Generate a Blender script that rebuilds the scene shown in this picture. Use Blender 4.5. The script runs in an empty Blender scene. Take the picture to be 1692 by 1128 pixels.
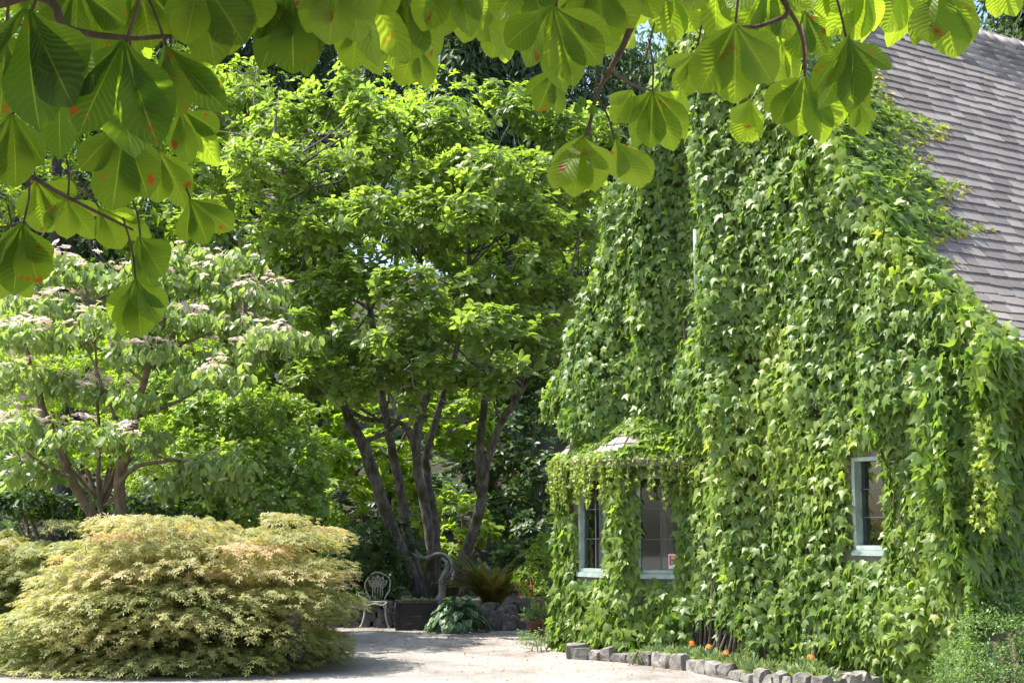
import bpy, bmesh, math, random
import numpy as np
from mathutils import Vector, Matrix

# ------------------------------------------------------------------ camera, sky, sun, exposure
scene = bpy.context.scene
col = scene.collection
EYE = 1.6
FPX = 2350.0
TH = math.atan(306 / FPX)
cd = bpy.data.cameras.new('camera')
cam = bpy.data.objects.new('camera', cd)
col.objects.link(cam)
cam.location = (0, 0, EYE)
cam.rotation_euler = (math.pi / 2 + TH, 0, 0)
cd.sensor_width = 36.0
cd.lens = 36.0 * FPX / 1692
cd.clip_end = 2000
scene.camera = cam

SUN_EL = math.radians(60)
SUN_AZ = math.radians(-82)            # clockwise from +Y: from the left, a little behind the garden
sdir = Vector((math.sin(SUN_AZ) * math.cos(SUN_EL), math.cos(SUN_AZ) * math.cos(SUN_EL), math.sin(SUN_EL)))
world = bpy.data.worlds.new('World')
scene.world = world
world.use_nodes = True
wn = world.node_tree.nodes
bg = wn['Background']
sky = wn.new('ShaderNodeTexSky')
sky.sky_type = 'NISHITA'
sky.sun_disc = False
sky.sun_elevation = SUN_EL
sky.sun_rotation = SUN_AZ
sky.air_density = 1.0
sky.dust_density = 2.5
world.node_tree.links.new(sky.outputs['Color'], bg.inputs['Color'])
bg.inputs['Strength'].default_value = 0.15
sl = bpy.data.lights.new('sun', 'SUN')
sl.energy = 4.2
sl.angle = math.radians(0.53)
sl.color = (1.0, 0.95, 0.86)
sun = bpy.data.objects.new('sun', sl)
col.objects.link(sun)
sun.rotation_euler = sdir.to_track_quat('Z', 'Y').to_euler()
scene.view_settings.view_transform = 'Standard'
scene.view_settings.look = 'None'
scene.view_settings.gamma = 1.0
scene.view_settings.exposure = 1.3
scene.cycles.max_bounces = 6
scene.cycles.diffuse_bounces = 3
scene.cycles.glossy_bounces = 2
scene.cycles.transmission_bounces = 4
scene.cycles.transparent_max_bounces = 6
scene.cycles.use_denoising = True
scene.cycles.sample_clamp_indirect = 4.0

random.seed(7)
rng = np.random.default_rng(11)

# ------------------------------------------------------------------ helpers
CT, ST = math.cos(TH), math.sin(TH)
def P(u, v, D):
    """the place at depth D that the photograph shows at (u, v)"""
    cx, cy = (u - 846) / FPX, (564 - v) / FPX
    dy = CT - cy * ST
    return Vector((cx / dy * D, D, EYE + (ST + cy * CT) / dy * D))
def G(u, v):
    cx, cy = (u - 846) / FPX, (564 - v) / FPX
    D = -EYE * (CT - cy * ST) / (ST + cy * CT)
    p = P(u, v, D); p.z = 0
    return p
def proj(p):
    d = np.asarray(p, float) - np.array([0, 0, EYE])
    z = d[..., 1] * CT + d[..., 2] * ST
    y = -d[..., 1] * ST + d[..., 2] * CT
    z = np.where(z < 1e-3, 1e-3, z)
    return 846 + FPX * d[..., 0] / z, 564 - FPX * y / z, z
def nrm(a):
    return a / np.maximum(np.linalg.norm(a, axis=-1, keepdims=True), 1e-9)
def vnoise(p, seed=0):
    p = np.asarray(p, float)
    i = np.floor(p).astype(np.int64); f = p - i; f = f * f * (3 - 2 * f)
    def h(a, b, c):
        n = (a * 374761393 + b * 668265263 + c * 1274126177 + seed * 974634777) & 0xffffffff
        n = ((n ^ (n >> 13)) * 1103515245) & 0xffffffff
        return ((n ^ (n >> 16)) & 0xffff) / 65535.0
    r = 0
    for dx in (0, 1):
        for dy in (0, 1):
            for dz in (0, 1):
                w = (f[:, 0] if dx else 1 - f[:, 0]) * (f[:, 1] if dy else 1 - f[:, 1]) * (f[:, 2] if dz else 1 - f[:, 2])
                r = r + w * h(i[:, 0] + dx, i[:, 1] + dy, i[:, 2] + dz)
    return r

def wloc(o):
    v = Vector((0, 0, 0))
    while o is not None:
        v = v + o.location; o = o.parent
    return v
def props(o, label=None, cat=None, group=None, kind=None):
    if label: o['label'] = label
    if cat: o['category'] = cat
    if group: o['group'] = group
    if kind: o['kind'] = kind
    return o
def thing(name, loc, label, cat, group=None):
    o = bpy.data.objects.new(name, None)
    o.empty_display_size = 0.2
    col.objects.link(o); o.location = loc
    return props(o, label, cat, group)
def link(name, me, parent=None, mat=None, smooth=False):
    if mat is not None and not me.materials: me.materials.append(mat)
    if smooth: me.polygons.foreach_set('use_smooth', [True] * len(me.polygons))
    o = bpy.data.objects.new(name, me); col.objects.link(o)
    o.parent = parent
    o.color = (0, 0, 0, 1)
    return o
def mk(name, verts, faces, mat, parent=None, smooth=False):
    """mesh from world-space vertices, linked as a child of parent"""
    off = wloc(parent)
    me = bpy.data.meshes.new(name)
    me.from_pydata([tuple(Vector(v) - off) for v in verts], [], faces)
    me.update()
    return link(name, me, parent, mat, smooth)
def box_vf(c, X, Y, Z):
    c, X, Y, Z = Vector(c), Vector(X), Vector(Y), Vector(Z)
    v = [c + X * a + Y * b + Z * d for d in (-1, 1) for b in (-1, 1) for a in (-1, 1)]
    f = [(0, 2, 3, 1), (4, 5, 7, 6), (0, 1, 5, 4), (2, 6, 7, 3), (0, 4, 6, 2), (1, 3, 7, 5)]
    return v, f
def tube_vf(pts, rad, n=8, cap=True, wob=0.0):
    pts = [Vector(p) for p in pts]
    if not hasattr(rad, '__len__'): rad = [rad] * len(pts)
    V, F = [], []
    ref = Vector((0.31, 0.9, 0.2)).normalized()
    for k, p in enumerate(pts):
        a = pts[max(k - 1, 0)]; b = pts[min(k + 1, len(pts) - 1)]
        t = (b - a).normalized()
        x = ref - t * ref.dot(t)
        if x.length < 1e-3: x = Vector((1, 0, 0)) - t * t.x
        x.normalize(); y = t.cross(x); ref = x
        for j in range(n):
            an = 2 * math.pi * j / n
            r = rad[k] * (1 + (random.uniform(-wob, wob) if wob else 0))
            V.append(p + (x * math.cos(an) + y * math.sin(an)) * r)
        if k:
            for j in range(n):
                F.append(((k - 1) * n + j, (k - 1) * n + (j + 1) % n, k * n + (j + 1) % n, k * n + j))
    if cap:
        F.append(tuple(range(n - 1, -1, -1))); F.append(tuple((len(pts) - 1) * n + j for j in range(n)))
    return V, F
def smooth_path(pts, rad, sub=4):
    """Catmull-Rom through the points"""
    pts = [Vector(p) for p in pts]
    Q, R = [], []
    n = len(pts)
    for i in range(n - 1):
        p0, p1, p2, p3 = pts[max(i - 1, 0)], pts[i], pts[i + 1], pts[min(i + 2, n - 1)]
        for s in range(sub):
            t = s / sub
            Q.append(0.5 * ((2 * p1) + (p2 - p0) * t + (2 * p0 - 5 * p1 + 4 * p2 - p3) * t * t + (3 * p1 - p0 - 3 * p2 + p3) * t ** 3))
            R.append(rad[i] * (1 - t) + rad[i + 1] * t)
    Q.append(pts[-1]); R.append(rad[-1])
    return Q, R
def tube(name, pts, rad, mat, parent=None, n=8, sub=4, wob=0.0, jit=0.0):
    if not hasattr(rad, '__len__'): rad = [rad] * len(pts)
    if sub > 1: pts, rad = smooth_path(pts, rad, sub)
    if jit:
        pts = [p + Vector((random.uniform(-1, 1), random.uniform(-1, 1), random.uniform(-1, 1))) * jit * r for p, r in zip(pts, rad)]
    v, f = tube_vf(pts, rad, n, wob=wob)
    return mk(name, v, f, mat, parent, True)

# ------------------------------------------------------------------ materials
def N(nt, t, **kw):
    n = nt.nodes.new(t)
    for k, v in kw.items():
        if k in n.inputs: n.inputs[k].default_value = v
        else: setattr(n, k, v)
    return n
def newmat(name):
    m = bpy.data.materials.new(name); m.use_nodes = True
    nt = m.node_tree
    return m, nt, nt.nodes['Principled BSDF'], nt.nodes['Material Output']
def rgba(c): return (c[0], c[1], c[2], 1)
def ramp(nt, fac, stops):
    r = N(nt, 'ShaderNodeValToRGB')
    e = r.color_ramp.elements
    while len(e) < len(stops): e.new(0.5)
    for el, (p, c) in zip(e, stops): el.position = p; el.color = rgba(c)
    if fac is not None: nt.links.new(fac, r.inputs['Fac'])
    return r
def leafmat(name, cols, trans=0.42, tcol=(1.25, 1.35, 0.6), rough=0.42, spec=0.5, fine=0.12):
    """leaf: tint picks the leaf's own colour, light passes through it"""
    m, nt, b, out = newmat(name)
    at = N(nt, 'ShaderNodeAttribute', attribute_name='tint')
    oi = N(nt, 'ShaderNodeObjectInfo')
    sx = N(nt, 'ShaderNodeSeparateColor')
    nt.links.new(oi.outputs['Color'], sx.inputs[0])
    ad = N(nt, 'ShaderNodeMath', operation='ADD', use_clamp=True)
    nt.links.new(at.outputs['Fac'], ad.inputs[0]); nt.links.new(sx.outputs[0], ad.inputs[1])
    st = [(i / max(len(cols) - 1, 1), c) for i, c in enumerate(cols)]
    r = ramp(nt, ad.outputs[0], st)
    geo = N(nt, 'ShaderNodeNewGeometry')
    # paler underside
    mixb = N(nt, 'ShaderNodeMix', data_type='RGBA', blend_type='MULTIPLY')
    nt.links.new(geo.outputs['Backfacing'], mixb.inputs['Factor'])
    nt.links.new(r.outputs['Color'], mixb.inputs[6]); mixb.inputs[7].default_value = (1.15, 1.1, 1.25, 1)
    nt.links.new(mixb.outputs[2], b.inputs['Base Color'])
    b.inputs['Roughness'].default_value = rough
    b.inputs['Specular IOR Level'].default_value = spec
    tr = N(nt, 'ShaderNodeBsdfTranslucent')
    mt = N(nt, 'ShaderNodeMix', data_type='RGBA', blend_type='MULTIPLY'); mt.inputs['Factor'].default_value = 1
    nt.links.new(r.outputs['Color'], mt.inputs[6]); mt.inputs[7].default_value = rgba([t * 1.6 for t in tcol])
    nt.links.new(mt.outputs[2], tr.inputs['Color'])
    mx = N(nt, 'ShaderNodeMixShader'); mx.inputs[0].default_value = trans
    nt.links.new(b.outputs[0], mx.inputs[1]); nt.links.new(tr.outputs[0], mx.inputs[2])
    nt.links.new(mx.outputs[0], out.inputs['Surface'])
    return m
def barkmat(name, c1, c2, c3=None, scale=6.0, moss=0.45, bump=0.6):
    m, nt, b, out = newmat(name)
    tc = N(nt, 'ShaderNodeTexCoord')
    mp = N(nt, 'ShaderNodeMapping'); mp.inputs['Scale'].default_value = (1, 1, 0.35)
    nt.links.new(tc.outputs['Object'], mp.inputs[0])
    n1 = N(nt, 'ShaderNodeTexNoise', Scale=scale * 3, Detail=8.0, Roughness=0.65)
    nt.links.new(mp.outputs[0], n1.inputs['Vector'])
    r = ramp(nt, n1.outputs['Fac'], [(0.32, c1), (0.68, c2)])
    colr = r.outputs['Color']
    if c3:
        n2 = N(nt, 'ShaderNodeTexNoise', Scale=scale * 0.5, Detail=6.0, Roughness=0.6)
        nt.links.new(tc.outputs['Object'], n2.inputs['Vector'])
        mk_ = ramp(nt, n2.outputs['Fac'], [(moss, (0, 0, 0)), (moss + 0.12, (1, 1, 1))])
        mx = N(nt, 'ShaderNodeMix', data_type='RGBA')
        nt.links.new(mk_.outputs['Color'], mx.inputs['Factor'])
        nt.links.new(colr, mx.inputs[6]); mx.inputs[7].default_value = rgba(c3)
        colr = mx.outputs[2]
    nt.links.new(colr, b.inputs['Base Color'])
    b.inputs['Roughness'].default_value = 0.9
    bp = N(nt, 'ShaderNodeBump', Strength=bump, Distance=0.06)
    nt.links.new(n1.outputs['Fac'], bp.inputs['Height']); nt.links.new(bp.outputs[0], b.inputs['Normal'])
    return m
def roughmat(name, c1, c2, scale=8.0, rough=0.85, bump=0.4, dist=0.02, objrand=0.0, detail=8.0, metal=0.0):
    m, nt, b, out = newmat(name)
    tc = N(nt, 'ShaderNodeTexCoord')
    n1 = N(nt, 'ShaderNodeTexNoise', Scale=scale, Detail=detail, Roughness=0.6)
    nt.links.new(tc.outputs['Object'], n1.inputs['Vector'])
    r = ramp(nt, n1.outputs['Fac'], [(0.3, c1), (0.7, c2)])
    c = r.outputs['Color']
    if objrand:
        oi = N(nt, 'ShaderNodeObjectInfo')
        hs = N(nt, 'ShaderNodeHueSaturation')
        mr = N(nt, 'ShaderNodeMapRange'); mr.inputs['To Min'].default_value = 1 - objrand; mr.inputs['To Max'].default_value = 1 + objrand
        nt.links.new(oi.outputs['Random'], mr.inputs['Value']); nt.links.new(mr.outputs[0], hs.inputs['Value'])
        nt.links.new(c, hs.inputs['Color']); c = hs.outputs['Color']
    nt.links.new(c, b.inputs['Base Color'])
    b.inputs['Roughness'].default_value = rough; b.inputs['Metallic'].default_value = metal
    if bump:
        bp = N(nt, 'ShaderNodeBump', Strength=bump, Distance=dist)
        nt.links.new(n1.outputs['Fac'], bp.inputs['Height']); nt.links.new(bp.outputs[0], b.inputs['Normal'])
    return m

# ------------------------------------------------------------------ leaf templates: base at origin, tip at +Y, face +Z
def T(v, f): return np.array(v, float), np.array(f, int)
def leaf_full(w=0.24, fold=0.05, droop=0.12, wide=0.45):
    z = lambda y: -droop * y * y
    v = [(0, 0, 0), (0, .4, z(.4)), (0, .75, z(.75)), (0, 1, z(1)),
         (w, wide - .1, z(.4) + fold), (w * .8, .78, z(.75) + fold), (-w, wide - .1, z(.4) + fold), (-w * .8, .78, z(.75) + fold)]
    f = [(0, 4, 1), (1, 4, 5), (1, 5, 2), (2, 5, 3), (0, 1, 6), (1, 7, 6), (1, 2, 7), (2, 3, 7)]
    return T(v, f)
def leaf_diamond(w=0.25, fold=0.06, droop=0.1):
    return T([(0, 0, 0), (w, .45, fold), (0, 1, -droop), (-w, .45, fold), (0, .45, 0)], [(0, 1, 4), (4, 1, 2), (0, 4, 3), (4, 2, 3)])
def leaf_strip(w=0.12):
    return T([(0, 0, 0), (w, .5, .02), (0, 1, -.1), (-w, .5, .02)], [(0, 1, 2), (0, 2, 3)])
def leaf_ivy(a=0.0, droop=0.2):
    o = [(0.0, 0.0), (.18, -.12), (.38, -.04), (.42, .16), (.64, .5), (.3, .40), (.17, .62), (0.02, 1.08),
         (-.17, .60), (-.29, .42), (-.62, .48), (-.42, .16), (-.36, -.05), (-.18, -.12)]
    v = [(x, y, -droop * (x * x * 0.9 + y * y * .55) + a * x) for x, y in o] + [(0, .28, .05)]
    c = len(o)
    return T(v, [(c, i, (i + 1) % c) for i in range(c)])
def leaf_star(n=7, w=0.09):
    v = [(0, 0, 0)]; f = []
    for k in range(n):
        an = math.radians(-115 + 230 * k / (n - 1))
        L = 1.0 - 0.45 * abs(an) / math.radians(115)
        dx, dy = math.sin(an), math.cos(an)
        px, py = dy, -dx
        i = len(v)
        v += [(dx * L * .5 + px * w, dy * L * .5 + py * w, .0), (dx * L, dy * L, -.12 * L), (dx * L * .5 - px * w, dy * L * .5 - py * w, 0)]
        f += [(0, i, i + 1), (0, i + 1, i + 2)]
    return T(v, f)
MAG = [leaf_full(.25, .05, .15, .62), leaf_full(.28, .08, .05, .6), leaf_full(.22, .03, .3, .6)]
OVAL = [leaf_full(.27, .06, .15, .5), leaf_full(.24, .04, .3, .48)]
DIA = [leaf_diamond(.26), leaf_diamond(.2, .08, .2)]
STRIP = [leaf_strip(.13), leaf_strip(.17)]
IVY = [leaf_ivy(0, .25), leaf_ivy(.1, .45), leaf_ivy(-.12, .1), leaf_ivy(.05, .7)]
STAR = [leaf_star(5, .1), leaf_star(5, .13)]
LOBED = [leaf_star(5, .2)]

def basis(d, n):
    y = nrm(d); z = nrm(n - (n * y).sum(-1, keepdims=True) * y); x = np.cross(y, z)
    return np.stack([x, y, z], -1)
def rnd3(n, s=1.0): return rng.normal(size=(n, 3)) * s

def mesh_np(name, V, F, tint=None, smooth=True):
    me = bpy.data.meshes.new(name)
    me.vertices.add(len(V)); me.vertices.foreach_set('co', V.astype(np.float32).ravel())
    me.loops.add(F.size); me.loops.foreach_set('vertex_index', F.astype(np.int32).ravel())
    me.polygons.add(len(F))
    me.polygons.foreach_set('loop_start', np.arange(0, F.size, 3, dtype=np.int32))
    me.polygons.foreach_set('loop_total', np.full(len(F), 3, dtype=np.int32))
    if smooth: me.polygons.foreach_set('use_smooth', np.ones(len(F), dtype=bool))
    if tint is not None:
        a = me.attributes.new('tint', 'FLOAT', 'POINT'); a.data.foreach_set('value', tint.astype(np.float32))
    me.update(calc_edges=True)
    return me
TM = {}
def tmesh(t, mat, name):
    k = (id(t[0]), mat.name)
    if k not in TM:
        me = mesh_np(name, t[0], t[1]); me.materials.append(mat); TM[k] = me
    return TM[k]
def foliage(parent, temps, pos, R, size, tint, mat, n_ind=0, ind_name='leaf', mass='foliage', kind='stuff', mask=None):
    """leaves at pos with bases R: the n_ind that show largest are objects of their own, the rest one mesh"""
    n = len(pos)
    k = rng.integers(0, len(temps), n)
    S = R * size[:, None, None]
    off = np.array(wloc(parent))
    ind = np.zeros(n, bool)
    if n_ind:
        u, v, z = proj(pos)
        ok = (u > 5) & (u < 1687) & (v > 5) & (v < 1123)
        if mask is not None: ok &= mask
        sc = np.where(ok, size / z, -1)
        best = np.argsort(-sc)[:n_ind]
        ind[best[sc[best] > 0]] = True
        for i in np.nonzero(ind)[0]:
            o = bpy.data.objects.new(ind_name, tmesh(temps[k[i]], mat, ind_name)); col.objects.link(o)
            o.parent = parent
            M = np.eye(4); M[:3, :3] = S[i]; M[:3, 3] = pos[i] - off
            o.matrix_basis = Matrix(M.tolist())
            o.color = (float(tint[i]), 0, 0, 1)
    Vs, Fs, Ts, base = [], [], [], 0
    for q, (tv, tf) in enumerate(temps):
        s = np.nonzero((k == q) & ~ind)[0]
        if not len(s): continue
        V = np.einsum('nij,mj->nmi', S[s], tv) + (pos[s] - off)[:, None, :]
        F = tf[None] + (np.arange(len(s)) * len(tv))[:, None, None] + base
        Vs.append(V.reshape(-1, 3)); Fs.append(F.reshape(-1, 3)); Ts.append(np.repeat(tint[s], len(tv)))
        base += len(s) * len(tv)
    if not Vs: return None
    me = mesh_np(mass, np.concatenate(Vs), np.concatenate(Fs), np.concatenate(Ts))
    o = link(mass, me, parent, mat)
    if kind: o['kind'] = kind
    return o

def blob_px(b):
    """(u, v, D, ru, rv[, depth radius]) -> centre, radii in metres"""
    u, v, D, ru, rv = b[:5]
    c = P(u, v, D)
    rx, rz = ru * D / FPX, rv * D / FPX
    ry = b[5] if len(b) > 5 else (rx + rz) / 2
    return np.array(c), np.array([rx, ry, rz])
def shell(blobs, dens, inner=0.7, low=-1.0):
    """points spread over the outsides of a union of ellipsoids, with outward directions"""
    Ps, Os = [], []
    C = np.array([b[0] for b in blobs]); Rr = np.array([b[1] for b in blobs])
    for i, (c, r) in enumerate(blobs):
        n = max(3, int(dens * 4 * math.pi * ((r[0] * r[1]) ** 1.6 / 3 + (r[0] * r[2]) ** 1.6 / 3 + (r[1] * r[2]) ** 1.6 / 3) ** (1 / 1.6)))
        d = nrm(rnd3(n))
        d = d[d[:, 2] > low]
        k = 1 - (1 - inner) * rng.random(len(d)) ** 1.5 + rng.normal(size=len(d)) * .05
        lump = 0.82 + 0.36 * vnoise(d * 2.2 + i * 7.3, 5)
        p = c + d * r * (k * lump)[:, None]
        q = (p[:, None, :] - C[None]) / Rr[None]
        dist = (q * q).sum(-1); dist[:, i] = 9
        keep = dist.min(1) > .55
        Ps.append(p[keep]); Os.append(nrm(d / r)[keep])
    return np.concatenate(Ps), np.concatenate(Os)
def rosettes(p, o, K, up=.7, out=.6, elev=(5, 35), size=(.1, .16), jitter=.35, cluster=.0, tint_f=None):
    """K leaves round each shoot tip"""
    n = len(p)
    a = nrm(o * out + np.array([0, 0, up]) + rnd3(n, jitter))
    e1 = nrm(np.cross(a, nrm(rnd3(n)))); e2 = np.cross(a, e1)
    pos, D, Nn, S, Tt = [], [], [], [], []
    tt = rng.random(n)
    for k in range(K):
        ph = 2 * math.pi * (k / K) + rng.normal(size=n) * .35
        el = np.radians(rng.uniform(elev[0], elev[1], n))
        h = e1 * np.cos(ph)[:, None] + e2 * np.sin(ph)[:, None]
        d = h * np.cos(el)[:, None] + a * np.sin(el)[:, None]
        nn = a * np.cos(el)[:, None] - h * np.sin(el)[:, None] + rnd3(n, .22)
        pos.append(p + a * rng.uniform(-.04, .02, n)[:, None] + rnd3(n, cluster) if cluster else p + a * rng.uniform(-.05, .02, n)[:, None])
        D.append(d); Nn.append(nn); S.append(rng.uniform(size[0], size[1], n)); Tt.append(np.clip(tt * .6 + rng.random(n) * .4, 0, 1))
    return np.concatenate(pos), basis(np.concatenate(D), np.concatenate(Nn)), np.concatenate(S), np.concatenate(Tt)
def scatter_leaves(p, o, K, spread, size, up=.5, droop=.2, out=.8):
    """K leaves loosely round each point"""
    n = len(p) * K
    o2 = np.repeat(o, K, 0)
    pos = np.repeat(p, K, 0) + rnd3(n, spread)
    d = nrm(o2 * out + rnd3(n, .6) + np.array([0, 0, -droop]))
    nn = nrm(o2 * .5 + np.array([0, 0, up]) + rnd3(n, .45))
    return pos, basis(d, nn), rng.uniform(size[0], size[1], n), np.clip(np.repeat(rng.random(len(p)), K) * .6 + rng.random(n) * .4, 0, 1)
def limb(parent, a, b, r0, r1, mat, name='branch', sag=.15, n=6):
    a, b = Vector(a), Vector(b)
    L = (b - a).length
    pts = [a]
    for t in (.33, .66):
        pts.append(a.lerp(b, t) + Vector((random.uniform(-1, 1), random.uniform(-1, 1), random.uniform(-1, .6))) * L * sag * .5 + Vector((0, 0, -L * sag * (t - .5) * .3)))
    pts.append(b)
    return tube(name, pts, [r0, r0 * .7 + r1 * .3, r0 * .35 + r1 * .65, r1], mat, parent, n, 3, jit=.15)

# ------------------------------------------------------------------ palette
M_gravel, nt, b, out = newmat('gravel')
tc = N(nt, 'ShaderNodeTexCoord')
n1 = N(nt, 'ShaderNodeTexNoise', Scale=0.9, Detail=8.0, Roughness=0.68)
n2 = N(nt, 'ShaderNodeTexVoronoi', Scale=70.0)
n3 = N(nt, 'ShaderNodeTexNoise', Scale=26.0, Detail=6.0, Roughness=0.7)
mpg = N(nt, 'ShaderNodeMapping'); mpg.inputs['Scale'].default_value = (1, 1, 1)
for n_ in (n1, n2, n3): nt.links.new(tc.outputs['Object'], n_.inputs['Vector'])
r1 = ramp(nt, n1.outputs['Fac'], [(0.34, (.2, .185, .165)), (0.5, (.35, .335, .315)), (0.7, (.42, .405, .385))])
r2 = ramp(nt, n3.outputs['Fac'], [(0.3, (.62, .6, .58)), (0.55, (1, 1, 1))])
mx = N(nt, 'ShaderNodeMix', data_type='RGBA', blend_type='MULTIPLY'); mx.inputs['Factor'].default_value = 1
nt.links.new(r1.outputs[0], mx.inputs[6]); nt.links.new(r2.outputs[0], mx.inputs[7])
r3 = ramp(nt, n2.outputs['Color'], [(0.0, (.72, .7, .68)), (1.0, (1.12, 1.1, 1.08))])
mx2 = N(nt, 'ShaderNodeMix', data_type='RGBA', blend_type='MULTIPLY'); mx2.inputs['Factor'].default_value = 1
nt.links.new(mx.outputs[2], mx2.inputs[6]); nt.links.new(r3.outputs[0], mx2.inputs[7])
nt.links.new(mx2.outputs[2], b.inputs['Base Color']); b.inputs['Roughness'].default_value = .95
bp = N(nt, 'ShaderNodeBump', Strength=.7, Distance=.012)
nt.links.new(n2.outputs['Distance'], bp.inputs['Height']); nt.links.new(bp.outputs[0], b.inputs['Normal'])

M_soil = roughmat('soil', (.035, .026, .018), (.09, .065, .042), 9, .95, .8, .05)
M_hill = roughmat('forest_floor', (.02, .02, .01), (.05, .042, .024), 3, .95, .8, .08)
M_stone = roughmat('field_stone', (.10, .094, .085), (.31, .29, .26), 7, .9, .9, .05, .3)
M_darkstone = roughmat('dark_stone', (.06, .055, .048), (.19, .178, .16), 9, .9, .8, .03, .3)  # stone in a darker tone than the field stone
M_wall = roughmat('stucco', (.16, .135, .11), (.27, .235, .2), 5, .95, .5, .02)
M_teal = roughmat('pale_teal_paint', (.22, .29, .26), (.42, .5, .46), 7, .55, .15, .004)
M_lead = roughmat('lead_came', (.05, .05, .05), (.1, .1, .1), 20, .6, 0)
M_dark = roughmat('dark_interior', (.012, .011, .01), (.03, .027, .024), 4, .9, 0)  # near-black: the unlit rooms' shade is put into the colour
M_curtain = roughmat('curtain_cloth', (.20, .17, .14), (.36, .32, .28), 3, .9, .2)
M_white = roughmat('white_painted_iron', (.28, .26, .21), (.5, .47, .4), 25, .5, .25, .004)
M_silver = roughmat('bleached_driftwood', (.12, .115, .11), (.38, .36, .35), 6, .55, .4, .02)
M_metal = roughmat('grey_pipe', (.2, .235, .24), (.33, .37, .38), 6, .5, .1)
M_terra = roughmat('terracotta', (.09, .04, .03), (.17, .075, .055), 9, .85, .3)
M_plank = roughmat('dark_planter_wood', (.014, .012, .012), (.035, .027, .024), 7, .8, .4)
M_shingle, nt, b, out = newmat('asphalt_shingle')
tc = N(nt, 'ShaderNodeTexCoord'); oi = N(nt, 'ShaderNodeObjectInfo')
n1 = N(nt, 'ShaderNodeTexNoise', Scale=160.0, Detail=3.0); nt.links.new(tc.outputs['Object'], n1.inputs['Vector'])
n2 = N(nt, 'ShaderNodeTexNoise', Scale=1.4, Detail=5.0); nt.links.new(tc.outputs['Object'], n2.inputs['Vector'])
gr = ramp(nt, n1.outputs['Fac'], [(.3, (.24, .217, .2)), (.7, (.42, .382, .355))])
sr = ramp(nt, n2.outputs['Fac'], [(.32, (.6, .58, .55)), (.65, (1.12, 1.1, 1.08))])
mx = N(nt, 'ShaderNodeMix', data_type='RGBA', blend_type='MULTIPLY'); mx.inputs['Factor'].default_value = 1
nt.links.new(gr.outputs[0], mx.inputs[6]); nt.links.new(sr.outputs[0], mx.inputs[7])
at = N(nt, 'ShaderNodeAttribute', attribute_name='tint'); sx = N(nt, 'ShaderNodeSeparateColor'); nt.links.new(oi.outputs['Color'], sx.inputs[0])
ad = N(nt, 'ShaderNodeMath', operation='ADD'); nt.links.new(at.outputs['Fac'], ad.inputs[0]); nt.links.new(sx.outputs[0], ad.inputs[1])
mr = N(nt, 'ShaderNodeMapRange'); mr.inputs['To Min'].default_value = .6; mr.inputs['To Max'].default_value = 1.22
nt.links.new(ad.outputs[0], mr.inputs['Value'])
hs = N(nt, 'ShaderNodeHueSaturation'); nt.links.new(mr.outputs[0], hs.inputs['Value']); nt.links.new(mx.outputs[2], hs.inputs['Color'])
nt.links.new(hs.outputs[0], b.inputs['Base Color']); b.inputs['Roughness'].default_value = .92
bp = N(nt, 'ShaderNodeBump', Strength=.5, Distance=.004); nt.links.new(n1.outputs['Fac'], bp.inputs['Height']); nt.links.new(bp.outputs[0], b.inputs['Normal'])
M_glass, nt, b, out = newmat('window_glass')
nt.nodes.remove(b)
gl = N(nt, 'ShaderNodeBsdfGlossy', Roughness=.03); gl.inputs['Color'].default_value = (.9, .95, .92, 1)
tp = N(nt, 'ShaderNodeBsdfTransparent'); tp.inputs['Color'].default_value = (.75, .8, .77, 1)
lw = N(nt, 'ShaderNodeFresnel', IOR=1.6)
mr = N(nt, 'ShaderNodeMath', operation='MULTIPLY_ADD'); mr.inputs[1].default_value = 1.0; mr.inputs[2].default_value = .05
nt.links.new(lw.outputs[0], mr.inputs[0])
ms = N(nt, 'ShaderNodeMixShader'); nt.links.new(mr.outputs[0], ms.inputs[0]); nt.links.new(tp.outputs[0], ms.inputs[1]); nt.links.new(gl.outputs[0], ms.inputs[2])
nt.links.new(ms.outputs[0], out.inputs['Surface'])
def flat(name, c, rough=.6):
    m, nt, b, o = newmat(name); b.inputs['Base Color'].default_value = rgba(c); b.inputs['Roughness'].default_value = rough; return m
M_paper = flat('sticker_white', (.75, .74, .74)); M_red = flat('sticker_red', (.5, .07, .05)); M_orange = flat('sticker_orange', (.75, .3, .12))

M_bark = barkmat('mossy_bark', (.03, .025, .021), (.24, .215, .19), (.05, .055, .014), 5, .5, 1.0)
M_bark2 = barkmat('brown_bark', (.09, .06, .04), (.28, .2, .14), (.11, .10, .03), 5, .55)
M_barkbg = barkmat('dark_bark', (.03, .026, .024), (.11, .095, .085), None, 4)
M_twig = barkmat('twig_bark', (.07, .045, .03), (.17, .11, .07), None, 12)
M_stem = barkmat('vine_stem', (.06, .045, .035), (.2, .16, .12), None, 14)

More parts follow.
